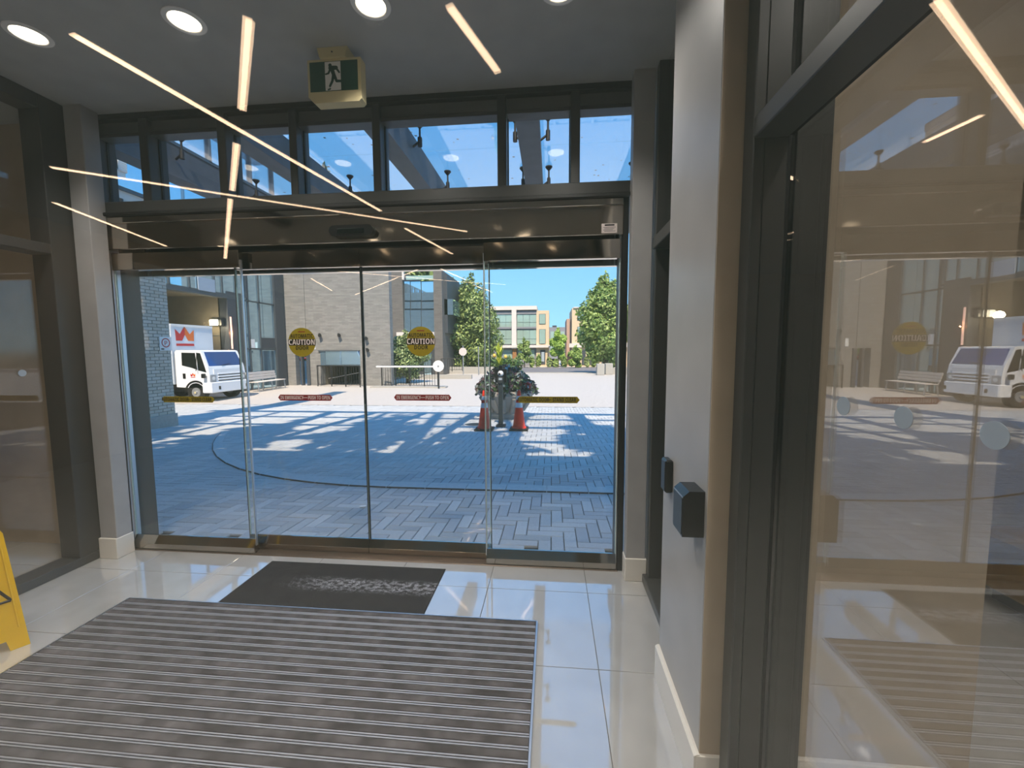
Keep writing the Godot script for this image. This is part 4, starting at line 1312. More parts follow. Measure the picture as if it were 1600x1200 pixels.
func truck() -> void:
	# local axes: the truck drives towards +x, its near side faces +z
	var g := gnd(301, 628.5)
	var t := thing("box_truck", "white box truck with a red and orange crown emblem", "truck", V(0, ground_y(g.z), g.z - 0.12))
	var s := absf(g.z) / FOCAL         # metres per pixel at the near side
	var X := func(p): return atz(p, 590, g.z).x
	var Y := func(p, q): return atz(q, p, g.z).y - ground_y(g.z)
	var width := 1.85
	var xf: float = X.call(323)         # front of the cab at the bumper
	var yr: float = Y.call(547, 318)    # roof
	var yb: float = Y.call(615, 322)    # bumper bottom
	var h := yr - yb
	var x_ap: float = X.call(311)       # foot of the windscreen pillar at the roof
	var xb: float = X.call(271)         # back of the cab
	var side := PackedVector2Array([Vector2(xb, yb + 0.14 * h), Vector2(xf, yb + 0.10 * h), Vector2(xf + 0.02, yb + 0.42 * h), Vector2(xf - 0.03, yb + 0.60 * h), Vector2(x_ap + 0.02, yr - 0.03), Vector2(x_ap - 0.08, yr), Vector2(xb + 0.06, yr), Vector2(xb, yr - 0.08)])
	part("cab", mb().prism(side, -width, Transform3D(Basis(), V(0, 0, 0.0))), M.truck, t)
	part("bumper", cb(V(xf - 0.3, yb, -width - 0.02), V(xf + 0.09, yb + 0.25 * h, 0.03), 0.03), M.truck, t)
	for z in [-0.32, -width + 0.1]:
		part("tow_cover", bx(V(xf + 0.088, yb + 0.07 * h, z - 0.10), V(xf + 0.095, yb + 0.15 * h, z)), M.black, t)
	# windscreen and side windows
	var foot := Vector2(xf - 0.03, yb + 0.60 * h)
	var headp := Vector2(x_ap + 0.02, yr - 0.03)
	var dirp := (headp - foot).normalized()
	var nrm := V(dirp.y, -dirp.x, 0)
	var ws := mb()
	var a := foot + dirp * 0.05
	var b := headp - dirp * 0.05
	var off := nrm * 0.008
	var w1 := V(a.x, a.y, -0.07) + off
	var w2 := V(a.x, a.y, -width + 0.07) + off
	var w3 := V(b.x, b.y, -width + 0.13) + off
	var w4 := V(b.x, b.y, -0.13) + off
	ws.quad(w1, w2, w3, w4, nrm)
	for e in [[w1, w2], [w2, w3], [w3, w4], [w4, w1]]:
		ws.quad(e[0], e[1], e[1] - nrm * 0.012, e[0] - nrm * 0.012, nrm)
	var wsn := part("windscreen", ws, M.windscreen, t)
	part("wiper", mb().tube(w1.lerp(w2, 0.35) + nrm * 0.012, w1.lerp(w2, 0.62).lerp(w4.lerp(w3, 0.62), 0.12) + nrm * 0.012, 0.009, 0.009, 6), M.black, wsn)
	var q := func(px, py): return Vector2(X.call(px), Y.call(py, px))
	part("door_window", mb().prism(PackedVector2Array([q.call(281.5, 571), q.call(282, 551), q.call(303, 551.5), q.call(305, 578), q.call(297, 575)]), 0.01, Transform3D()), M.cab_window, t)
	part("quarter_window", mb().prism(PackedVector2Array([q.call(306.5, 579), q.call(305, 551), q.call(311, 552), q.call(319, 582)]), 0.01, Transform3D()), M.cab_window, t)
	part("mirror", cb(V(X.call(315), Y.call(591, 318), 0.05), V(X.call(320), Y.call(584, 318), 0.16), 0.02), M.black, t)
	part("mirror_arm", mb().tube(V(X.call(306), Y.call(553, 306), 0.02), V(X.call(306), Y.call(580, 306), 0.10), 0.012), M.black, t)
	part("door_handle", bx(V(X.call(282), Y.call(592, 282), 0.0), V(X.call(286), Y.call(584, 286), 0.015)), M.black, t)
	part("name_strip", bx(V(X.call(309), Y.call(600.5, 309), 0.0), V(X.call(321), Y.call(599, 321), 0.008)), M.grey_plastic, t)
	part("side_lamp", bx(V(X.call(314), Y.call(608, 314), 0.0), V(X.call(321), Y.call(604.5, 321), 0.012)), M.galvanised, t)
	crown(t, V(X.call(297.5), Y.call(587, 297), 0.0), 0.19)
	# front: panel lines, grille, headlamps
	part("front_panel", bx(V(xf + 0.0, yb + 0.42 * h, -width + 0.2), V(xf + 0.03, yb + 0.55 * h, -0.2)), M.truck, t)
	for k in 3:
		var y := yb + (0.27 + 0.065 * k) * h
		part("grille_slot", bx(V(xf + 0.0, y, -width + 0.25), V(xf + 0.026, y + 0.02 * h, -0.42)), M.black, t)
		part("grille_bar", cb(V(xf + 0.01, y + 0.022 * h, -width + 0.22), V(xf + 0.045, y + 0.058 * h, -0.38), 0.01), M.truck, t)
	for z in [-0.02, -width + 0.30]:
		var hl := part("headlamp", cb(V(xf - 0.12, yb + 0.25 * h, z - 0.28), V(xf + 0.04, yb + 0.43 * h, z), 0.02), M.galvanised, t)
		part("lamp_lens", mb().tube(V(xf + 0.03, yb + 0.34 * h, z - 0.14), V(xf + 0.048, yb + 0.34 * h, z - 0.14), 0.07), M.white, hl)
	# wheels
	for w in [[301, 0.0], [301, -width + 0.2], [215, 0.0], [215, -width + 0.2]]:
		var c := V(X.call(w[0]), 0.36, w[1] + 0.0)
		var wh := part("wheel", mb().tube(c - V(0, 0, 0.22), c, 0.36, 0.36, 24), M.rubber, t)
		part("hub", mb().tube(c - V(0, 0, 0.01), c + V(0, 0, 0.015), 0.20, 0.17, 20).tube(c, c + V(0, 0, 0.05), 0.07, 0.06, 12), M.galvanised, wh)
		part("hub_cap", mb().tube(c + V(0, 0, 0.05), c + V(0, 0, 0.058), 0.04), M.cream, wh)
	var arch := PackedVector2Array()
	for k in 13:
		var an := PI * k / 12.0
		arch.append(Vector2(X.call(301) + cos(an) * 0.46, 0.36 + sin(an) * 0.46))
	for k in 13:
		var an := PI * (12 - k) / 12.0
		arch.append(Vector2(X.call(301) + cos(an) * 0.39, 0.36 + sin(an) * 0.39))
	part("wheel_arch", mb().prism(arch, 0.02, Transform3D(Basis(), V(0, 0, -0.01))), M.black, t)
	part("chassis", bx(V(X.call(180), 0.36, -width + 0.25), V(xf - 0.4, 0.62, -0.25)), M.black, t)
	# box body
	var bt: float = Y.call(505, 300)
	var body := part("cargo_box", cb(V(X.call(170), 0.66, -width - 0.08), V(X.call(271) - 0.06, bt, 0.06), 0.02), M.truck_box, t)
	var xq: float = X.call(271) - 0.055
	part("roof_edge", bx(V(xq, bt - 0.09, -width - 0.05), V(xq + 0.02, bt + 0.0, 0.04)), M.white, body)
	var cc := atx(289, 527, xq)
	crown(t, V(xq, cc.y - ground_y(g.z), cc.z - t.position.z), 0.80, PI / 2)


# ---------------------------------------------------------------- railings, signs, cones, planter
func railing(a: Vector3, b: Vector3, h: float, label: String, step := 0.13, posts := 4) -> void:
	var r := thing("railing", label, "railing")
	var dn := Vector3.UP
	part("top_rail", mb().tube(a + dn * h, b + dn * h, 0.03, 0.03, 6), M.iron, r)
	part("bottom_rail", mb().tube(a + dn * 0.12, b + dn * 0.12, 0.018, 0.018, 6), M.iron, r)
	for k in posts + 1:
		var p := a.lerp(b, float(k) / posts)
		part("post", mb().tube(p, p + dn * h, 0.03, 0.03, 6), M.iron, r)
	var n := int(a.distance_to(b) / step)
	for k in n:
		var p := a.lerp(b, (k + 0.5) / n)
		part("baluster", mb().tube(p + dn * 0.12, p + dn * h, 0.011, 0.011, 4, false), M.iron, r)

func cone_thing(x: float, label: String) -> void:
	var g := gnd(x, 672)
	var k := absf(g.z) / FOCAL
	var h := 63.0 * k
	var t := thing("traffic_cone", label, "cone", g)
	var w := 14.5 * k
	part("base", cb(V(-w, 0, -w), V(w, 0.05, w), 0.012), M.rubber, t)
	var prof := func(u): return lerpf(0.70 * w, 0.16 * w, u)
	var H := h - 0.05
	var segs := [[0.0, 0.55, M.cone], [0.55, 0.68, M.reflective], [0.68, 0.76, M.cone], [0.76, 0.86, M.reflective], [0.86, 1.0, M.cone]]
	for s in segs:
		part("cone_body" if s[2] == M.cone else "reflective_band", mb().lathe([Vector2(prof.call(s[0]), 0.05 + H * s[0]), Vector2(prof.call(s[1]), 0.05 + H * s[1])], 24), s[2], t)
	part("tip", mb().lathe([Vector2(0.16 * w, h), Vector2(0.11 * w, h + 0.008), Vector2(0.0, h + 0.008)], 20), M.cone, t)
	part("skirt", mb().lathe([Vector2(0.80 * w, 0.05), Vector2(0.78 * w, 0.075), Vector2(0.70 * w, 0.085)], 24), M.cone, t)

func court_things() -> void:
	cone_thing(757, "orange traffic cone with white bands, on the railing side of the post")
	cone_thing(811, "orange traffic cone with white bands, on the townhouse side of the post")
	# intercom pedestal
	var g := gnd(783, 667)
	var k := absf(g.z) / FOCAL
	var t := thing("intercom_post", "dark post with a white camera ball before the planter", "intercom", g)
	part("foot", cb(V(-7.5 * k, 0, -0.10), V(7.5 * k, 0.055, 0.10), 0.006), M.grey_plastic, t)
	part("post", cb(V(-3.6 * k, 0.05, -0.05), V(3.2 * k, 78 * k, 0.05), 0.006), mat(Color(0.17, 0.20, 0.22), 0.35), t)
	part("head_plate", cb(V(-9.5 * k, 70 * k, -0.09), V(9.0 * k, 92 * k, -0.03), 0.008), M.black_plastic, t)
	part("keypad_box", cb(V(-4.2 * k, 70 * k, -0.03), V(4.2 * k, 80 * k, 0.085), 0.006), M.grey_plastic, t)
	part("cap", cb(V(-3 * k, 92 * k, -0.07), V(3 * k, 97 * k, -0.01), 0.006), M.black_plastic, t)
	var ball := part("camera_ball", mb().ball(V(0, 85 * k, 0.03), Vector3.ONE * 4.6 * k, 16, 10), M.white, t)
	part("lens", mb().ball(V(-1.2 * k, 84.4 * k, 0.03 + 3.4 * k), Vector3.ONE * 2.0 * k, 12, 8), M.black_plastic, ball)
	part("keypad", bx(V(-2.6 * k, 75 * k, 0.084), V(2.6 * k, 78.5 * k, 0.088)), M.frost, t)
	# round cover in the paving
	var rc := gnd(744, 663.5)
	var cv := thing("manhole_cover", "round iron cover set in the paving beside a cone", "cover", rc)
	cv.basis = slope_basis(rc.z)
	var rk := 21.0 * absf(rc.z) / FOCAL
	part("cover_plate", mb().lathe([Vector2(rk * 0.86, 0.0), Vector2(rk * 0.86, 0.006), Vector2(0, 0.006)], 32), M.iron, cv)
	part("cover_ring", mb().lathe([Vector2(rk, 0.0), Vector2(rk, 0.008), Vector2(rk * 0.87, 0.008), Vector2(rk * 0.87, 0.0)], 32), M.band, cv)
	# stone planter bowl
	var pg := gnd(786, 658)
	pg.z -= 0.75
	pg.y = ground_y(pg.z)
	var kp := absf(pg.z) / FOCAL
	var pl := thing("stone_planter", "large round stone planter bowl behind the cones", "planter", pg)
	var R := 44.0 * kp
	part("bowl", mb().lathe([Vector2(0.0, 0.0), Vector2(0.60 * R, 0.0), Vector2(0.64 * R, 0.12), Vector2(0.58 * R, 0.20), Vector2(0.78 * R, 0.42), Vector2(0.95 * R, 0.60), Vector2(1.02 * R, 0.64), Vector2(1.02 * R, 0.74), Vector2(0.92 * R, 0.75), Vector2(0.90 * R, 0.66)], 40), M.stone, pl)
	part("soil", mb().lathe([Vector2(0.90 * R, 0.66), Vector2(0.0, 0.70)], 32), M.soil, pl)
	for i in 16:
		var a := TAU * i / 16
		var d := V(cos(a), 0, sin(a))
		part("rib", mb().tube(d * 0.62 * R + V(0, 0.2, 0), d * 0.93 * R + V(0, 0.58, 0), 0.045, 0.06, 6), M.stone, pl)
	# plants in the bowl
	var rp := RandomNumberGenerator.new()
	rp.seed = 12
	var fol := mb()
	fol.colored = true
	for i in 1500:
		var a := rp.randf() * TAU
		var rr := sqrt(rp.randf())
		var top := 0.80 + (1.0 - rr * rr) * 0.62
		var p := pg + V(cos(a) * rr * R * 1.12, lerpf(0.62, top, pow(rp.randf(), 0.5)), sin(a) * rr * R * 1.12)
		var u := rp.randf()
		fol.col = Color(0.035, 0.04, 0.035) if u < 0.45 else (Color(0.10, 0.045, 0.06) if u < 0.68 else (Color(0.10, 0.17, 0.06) if u < 0.9 else Color(0.35, 0.38, 0.36)))
		var d := V(rp.randf_range(-1, 1), rp.randf_range(-0.4, 1), rp.randf_range(-1, 1)).normalized()
		var s := d.cross(V(rp.randf(), rp.randf(), rp.randf())).normalized()
		fol.leaf(p, s * rp.randf_range(0.025, 0.05), d * rp.randf_range(0.05, 0.10), s.cross(d))
	single("planter_foliage", fol, M.leaf, "dark purple and green foliage filling the stone planter", "plant", "", "stuff")
	for i in 2:
		var fp: Vector3 = [atz(824, 603, pg.z + 0.35), atz(781, 611, pg.z + 0.5)][i]
		var f := thing("red_flower", ["red geranium bloom at the rim of the stone planter", "small dark red bloom beside the intercom post"][i], "flower", fp)
		var hm := mb()
		for j in 26:
			var d := V(rp.randf_range(-1, 1), rp.randf_range(-0.8, 1), rp.randf_range(-1, 1)).normalized()
			hm.ball(d * (0.085 if i == 0 else 0.055), Vector3.ONE * 0.035, 6, 4)
		part("petals", hm, M.logo_red, f)
		part("stem", mb().tube(V(0, -0.05, 0), V(-0.04, -0.25, -0.1), 0.008, 0.008, 5), mat(Color(0.2, 0.32, 0.1), 0.7), f)
	var bt := thing("canna_plant", "tall yellow green canna rising from the stone planter", "plant", pg + V(-0.18, 0.7, 0))
	var cn := mb()
	cn.colored = true
	for i in 34:
		var a := rp.randf() * TAU
		var hgt := rp.randf_range(0.15, 1.05)
		var d := (V(cos(a), 0, sin(a)) * rp.randf_range(0.2, 0.7) + Vector3.UP).normalized()
		cn.col = Color(0.30, 0.45, 0.04).lerp(Color(0.62, 0.62, 0.08), rp.randf())
		var s := d.cross(V(-sin(a), 0.1, cos(a))).normalized()
		var side := s.cross(d).normalized()
		cn.leaf(V(0, hgt, 0) + d * 0.13, side * 0.045, d * 0.17, s)
	part("leaves", cn, M.leaf, bt).set_meta("kind", "stuff")
	for i in 3:
		part("stalk", mb().tube(V(0.03 * i - 0.03, 0, 0), V(0.06 * i - 0.06, 1.1, 0.0), 0.014, 0.008, 5), mat(Color(0.35, 0.42, 0.1), 0.7), bt)
	for i in 2:
		part("bloom", mb().ball([V(-0.13, 0.95, 0), V(0.17, 0.92, 0)][i], Vector3(0.045, 0.06, 0.045), 8, 6), mat(Color(0.90, 0.74, 0.34), 0.6), bt)

	# bench in front of the tall glazing
	var b1 := gnd(404, 613)
	var b2 := gnd(447, 606)
	var bl := b1.distance_to(b2)
	var dir := (b2 - b1).normalized()
	var bn := thing("garden_bench", "pale slatted park bench before the tall glazing", "bench", b1, atan2(-dir.z, dir.x))
	for i in 4:
		part("seat_slat", cb(V(0, 0.44, -0.45 + 0.12 * i), V(bl, 0.475, -0.35 + 0.12 * i), 0.006), M.pale_stone, bn)
	for i in 3:
		part("back_slat", cb(V(0, 0.55 + 0.13 * i, -0.52 - 0.035 * i), V(bl, 0.66 + 0.13 * i, -0.485 - 0.035 * i), 0.006), M.pale_stone, bn)
	for x in [0.06, bl * 0.5, bl - 0.06]:
		part("leg", mb().tube(V(x, 0, 0.0), V(x, 0.44, -0.05), 0.028), M.galvanised, bn)
		part("leg", mb().tube(V(x, 0, -0.5), V(x, 0.44, -0.45), 0.028).tube(V(x, 0.44, -0.47), V(x, 0.92, -0.62), 0.024), M.galvanised, bn)

	# railings, kerb and barrier by the ramp
	railing(gnd(497, 603.5), gnd(563, 605), 1.12, "black railing in front of the dark ramp mouth", 0.14, 3)
	railing(gnd(597, 604.5), gnd(686, 606), 1.12, "black railing between the sliding doors' meeting edge and round sign", 0.14, 4)
	railing(gnd(590, 594) + V(0, 0.3, 0), gnd(675, 592) + V(0, 0.3, 0), 1.0, "black railing round the small ornamental tree bed", 0.16, 4)
	railing(gnd(690, 588) + V(0, 0.35, 0), gnd(723, 587.5) + V(0, 0.35, 0), 0.95, "short black railing leading to the octagonal sign", 0.16, 2)
	var ka := gnd(578, 606)
	var kb := gnd(692, 608)
	struct("kerb", bx(V(ka.x, ka.y - 0.1, ka.z - 0.5), V(kb.x, ka.y + 0.07, ka.z)), M.concrete, "low concrete kerb under the ramp railing", "kerb")
	var ra := gnd(650, 592)
	var rb := gnd(728, 592)
	struct("retaining_wall", bx(V(ra.x, ra.y - 0.1, ra.z - 0.3), V(rb.x + 0.4, ra.y + 0.28, ra.z)), M.concrete, "low pale retaining wall beyond the ramp railing", "wall")
	var bar := thing("barrier_arm", "pale lifting barrier arm with a round white sign", "barrier")
	var ba := atz(588, 573, ka.z + 0.3)
	var bb := atz(684, 573, ka.z + 0.3)
	part("arm", mb().tube(ba, bb, 0.045, 0.04, 8), M.white, bar)
	part("support", mb().tube(bb + V(0.02, 0, 0), V(bb.x + 0.02, ground_y(bb.z), bb.z), 0.035, 0.035, 8), M.iron, bar)
	var dc := atz(685, 572, ka.z + 0.36)
	part("round_sign", mb().prism(disc_poly(9.0 * absf(dc.z) / FOCAL, 32), 0.02, Transform3D(Basis(), dc)), M.white, bar)
	part("sign_bolt", mb().tube(dc, dc + V(0, 0, 0.04), 0.05), M.galvanised, bar)
	var sp := gnd(724, 588)
	var ks := absf(sp.z) / FOCAL
	var ss := thing("octagon_sign", "back of an octagonal metal road sign on a post", "sign", sp)
	part("post", mb().tube(Vector3.ZERO, V(0, 49 * ks, 0), 0.035, 0.035, 8), M.galvanised, ss)
	part("plate", mb().prism(disc_poly(6.6 * ks, 8), 0.015, Transform3D(Basis(Vector3.BACK, PI / 8), V(0, 39 * ks, 0.04))), mat(Color(0.80, 0.76, 0.74), 0.5), ss)
	var pp := gnd(748, 586)
	single("sign_post", mb().tube(pp, pp + V(0, 45.0 * absf(pp.z) / FOCAL, 0), 0.04, 0.035, 8), M.galvanised, "plain thin metal post beside the big leafy tree", "post")
	# walls of the tree beds and concrete blocks
	var w1 := gnd(692, 585) + V(0, 0, 2.6)
	struct("bed_wall", bx(V(w1.x, w1.y, w1.z - 4.0), V(gnd(770, 585).x, w1.y + 0.55, w1.z - 3.6)), M.concrete, "long concrete bed wall under the big leafy tree", "wall")
	for q in [[938, 586], [951, 585]]:
		var c := gnd(q[0], q[1])
		single("concrete_block", cb(c + V(-0.28, 0, -0.4), c + V(0.28, 0.85, 0.3), 0.03), M.concrete, "squat concrete block at the foot of the street tree", "block", "blocks by the street tree")
	var w2 := gnd(960, 584)
	struct("bed_wall", bx(V(w2.x - 0.2, w2.y, w2.z + 0.2), V(w2.x + 12, w2.y + 0.5, w2.z + 0.6)), M.concrete, "concrete bed wall beside the squat blocks", "wall")
	# yard behind the gate opening: fence and a red car
	var zf := gnd(470, 602).z - 4.0
	var fa := atz(440, 590, zf)
	var fb := atz(500, 590, zf)
	var yf := ground_y(zf)
	var fn := thing("picket_fence", "white picket fence seen through the gate opening", "fence", V(0, yf, zf))
	for i in 26:
		var x := lerpf(fa.x, fb.x, i / 25.0)
		part("picket", bx(V(x - 0.06, 0.05, -0.02), V(x + 0.04, 1.25, 0.02)), M.white, fn)
	part("fence_rail", bx(V(fa.x, 0.4, -0.05), V(fb.x, 0.5, -0.02)), M.white, fn)
	var cp := atz(470, 575, zf - 3.0)
	var car := thing("parked_car", "red car parked behind the white picket fence", "car", V(cp.x, yf, zf - 3.0))
	part("body", mb().prism(PackedVector2Array([Vector2(-1.9, 0.3), Vector2(1.9, 0.3), Vector2(2.0, 0.75), Vector2(1.2, 0.95), Vector2(0.6, 1.4), Vector2(-1.0, 1.42), Vector2(-1.7, 0.98), Vector2(-1.95, 0.9)]), -1.6), mat(Color(0.60, 0.10, 0.09), 0.25), car)
	part("side_window", mb().prism(PackedVector2Array([Vector2(-1.35, 0.95), Vector2(0.95, 0.95), Vector2(0.5, 1.34), Vector2(-0.95, 1.36)]), 0.01), M.cab_window, car)
	for x in [-1.25, 1.25]:
		part("wheel", mb().tube(V(x, 0.32, -0.2), V(x, 0.32, 0.02), 0.32, 0.32, 16), M.rubber, car)


# ---------------------------------------------------------------- townhouses across the street
func townhouses() -> void:
	var z := -63.0
	var y0 := ground_y(z)
	var F := func(a, b): return atz(a, b, z)
	var R := func(t, called, a, b, c, d, m, dz0, dz1):
		var p: Vector3 = F.call(a, b)
		var q: Vector3 = F.call(c, d)
		return part(called, bx(V(p.x, p.y, z + dz0), V(q.x, q.y, z + dz1)), m, t)
	var t1 := thing("townhouse", "three storey townhouse with pale frame, glass bays and tan brick", "building")
	R.call(t1, "main_wall", 766, 578, 838, 478, M.grey_panel, -9, -0.3)
	R.call(t1, "cornice", 766, 485, 839, 478, M.pale_stone, -9, 0.3)
	R.call(t1, "pale_pier", 800, 545, 807, 484, M.pale_stone, -0.3, 0.35)
	R.call(t1, "pale_pier", 766, 545, 771, 484, M.pale_stone, -0.3, 0.35)
	R.call(t1, "ledge", 778, 543.5, 859, 539, M.pale_stone, -0.3, 0.6)
	R.call(t1, "brick_wing", 838, 578, 858, 485, M.tan_brick, -9, 0.0)
	for c in [[771, 780.5], [781, 790], [790.5, 800], [808, 817], [817.5, 827], [827.5, 838]]:
		for r in [[511, 504], [503.5, 491.5], [537.5, 530], [529.5, 516]]:
			var p = R.call(t1, "window_pane", c[0], r[0], c[1], r[1], M.house_glass, -0.3, -0.1)
	for r in [512.5, 490]:
		R.call(t1, "spandrel", 771, r + 1.5, 838, r - (2.0 if r > 500 else 4.0), M.grey_panel, -0.3, 0.0)
	for w in [[843, 506, 852, 491], [843, 537, 852, 515]]:
		var f = R.call(t1, "window_frame", w[0] - 0.6, w[1] + 0.6, w[2] + 0.6, w[3] - 0.6, M.mullion, 0.0, 0.06)
		R.call(f, "pane", w[0], w[1], w[2], w[3], M.house_glass, 0.05, 0.1)
	for w in [[786, 565, 800, 547], [809, 565, 815, 547], [828, 562, 835, 547]]:
		R.call(t1, "shop_window", w[0], w[1], w[2], w[3], M.house_glass, -0.3, -0.15)
	R.call(t1, "timber_post", 801, 569, 807, 545, M.wood, -0.3, 0.1)
	var dr = R.call(t1, "front_door", 844, 569, 852, 547, M.slate, 0.0, 0.1)
	R.call(dr, "door_glass", 846, 565, 850.5, 550, M.frost, 0.1, 0.13)
	for x in [789, 822]:
		R.call(t1, "roof_vent", x, 478, x + 5, 475.8, M.slate, -4, -3)

	var t2 := thing("townhouse", "three storey tan brick townhouse half hidden by the street tree", "building")
	R.call(t2, "brick_wall", 893, 578, 990, 480, M.tan_brick, -9, 0.0)
	R.call(t2, "side_wall", 885.5, 578, 893, 497, M.pink_panel, -9, -1.5)
	R.call(t2, "cornice", 896, 481.5, 990, 478.5, M.pale_stone, -9, 0.2)
	R.call(t2, "ledge", 889, 543, 990, 536, M.pale_stone, -0.1, 0.5)
	for w in [[902.5, 500, 911.5, 486], [902.5, 530, 911.5, 511], [935, 500, 945, 486]]:
		var f = R.call(t2, "window_frame", w[0] - 0.6, w[1] + 0.6, w[2] + 0.6, w[3] - 0.6, M.mullion, 0.0, 0.06)
		R.call(f, "pane", w[0], w[1], w[2], w[3], M.house_glass, 0.05, 0.1)
	R.call(t2, "front_door", 909, 570, 915, 548, M.slate, 0.0, 0.1)
	for w in [[918, 570, 934, 552], [940, 570, 960, 556]]:
		R.call(t2, "shop_window", w[0], w[1], w[2], w[3], M.slate, 0.0, 0.1)
	# the block at the end of the lane
	var zb := -95.0
	var t3 := thing("far_block", "distant grey block at the end of the lane between townhouses", "building")
	var a := atz(856, 572, zb)
	var b := atz(888, 511, zb)
	part("wall", bx(V(a.x, y0, zb - 8), V(b.x, b.y, zb)), M.grey_panel, t3)
	for i in 3:
		var p := atz(860 + 8 * i, 545, zb)
		var q := atz(866 + 8 * i, 518, zb)
		part("window_pane", bx(V(p.x, p.y, zb), V(q.x, q.y, zb + 0.1)), M.house_glass, t3)
	var ra := atz(863, 511, zb)
	part("roof_vent", bx(V(ra.x, b.y, zb - 3), V(ra.x + 1.0, b.y + 0.5, zb - 2)), M.slate, t3)
	for i in 2:
		var p := atz([862, 880][i], 566, -64.0)
		single("lane_bin", cb(V(p.x - 0.35, y0, -64.5), V(p.x + 0.5, y0 + 1.15, -63.7), 0.05), M.iron, "black bin standing at the mouth of the lane", "bin", "bins in the lane")


# ---------------------------------------------------------------- trees and shrubs
func crown_mesh(seed_: int, blobs: Array, count: int, size: float, ca: Color, cb_: Color) -> MB:
	var r := RandomNumberGenerator.new()
	r.seed = seed_
	var m := mb()
	m.colored = true
	var total := 0.0
	for b in blobs:
		total += b[1].x * b[1].y
	for b in blobs:
		var n := int(count * b[1].x * b[1].y / total)
		for i in n:
			var d := V(r.randfn(), r.randfn(), r.randfn()).normalized()
			var p: Vector3 = b[0] + d * b[1] * pow(r.randf(), 0.42)
			var nn := (d + V(r.randfn(), r.randfn() + 0.6, r.randfn()) * 0.6).normalized()
			var s := nn.cross(V(r.randfn(), r.randfn(), r.randfn())).normalized()
			m.col = ca.lerp(cb_, pow(r.randf(), 1.4))
			var k := size * r.randf_range(0.6, 1.3)
			m.leaf(p, s * k * 0.5, nn.cross(s) * k, nn)
	return m

func tree(called: String, label: String, base: Vector3, h: float, w: float, low: float, seed_: int, count: int, size: float, ca: Color, cb_: Color, group := "", blobs_n := 12) -> void:
	var t := thing(called, label, "tree", base, 0.0, group)
	var r := RandomNumberGenerator.new()
	r.seed = seed_
	var blobs := []
	for i in blobs_n:
		var f := (i + 0.5) / blobs_n
		var y := lerpf(low, h * 0.93, f)
		var env := sin(PI * clampf(0.16 + f * 0.80, 0, 1))
		var a := i * 2.4 + r.randf() * 0.6
		var rad := w * 0.5 * env
		blobs.append([V(cos(a) * rad * 0.55, y, sin(a) * rad * 0.55), V(rad * 0.62, maxf((h - low) * 0.16, 0.15), rad * 0.62)])
	part("trunk", mb().tube(V(0, -0.02, 0), V(0, low + 0.3, 0), w * 0.03 + 0.03, w * 0.022 + 0.02, 8).tube(V(0, low + 0.3, 0), V(0.03, h * 0.8, 0), w * 0.022 + 0.02, 0.015, 6), M.bark, t)
	for i in mini(blobs_n, 6):
		var b: Vector3 = blobs[i * blobs_n / 6 if blobs_n >= 6 else i][0]
		part("branch", mb().tube(V(0, maxf(b.y - 0.25 * w, low * 0.6), 0), b, w * 0.012 + 0.012, 0.008, 5), M.bark, t)
	var c := part("crown", crown_mesh(seed_, blobs, count, size, ca, cb_), M.leaf, t)
	c.set_meta("kind", "stuff")

func px_tree(called: String, label: String, x0: float, x1: float, ytop: float, ylow: float, xb: float, z: float, yb: float, seed_: int, count: int, size: float, ca: Color, cb_: Color, group := "", n := 12) -> void:
	var a := atz(x0, (ytop + ylow) / 2, z)
	var b := atz(x1, (ytop + ylow) / 2, z)
	var top := atz((x0 + x1) / 2, ytop, z).y
	var low := atz((x0 + x1) / 2, ylow, z).y
	tree(called, label, V((a.x + b.x) / 2, yb, z), top - yb, absf(b.x - a.x), maxf(low - yb + 0.2, 0.2), seed_, count, size, ca, cb_, group, n)

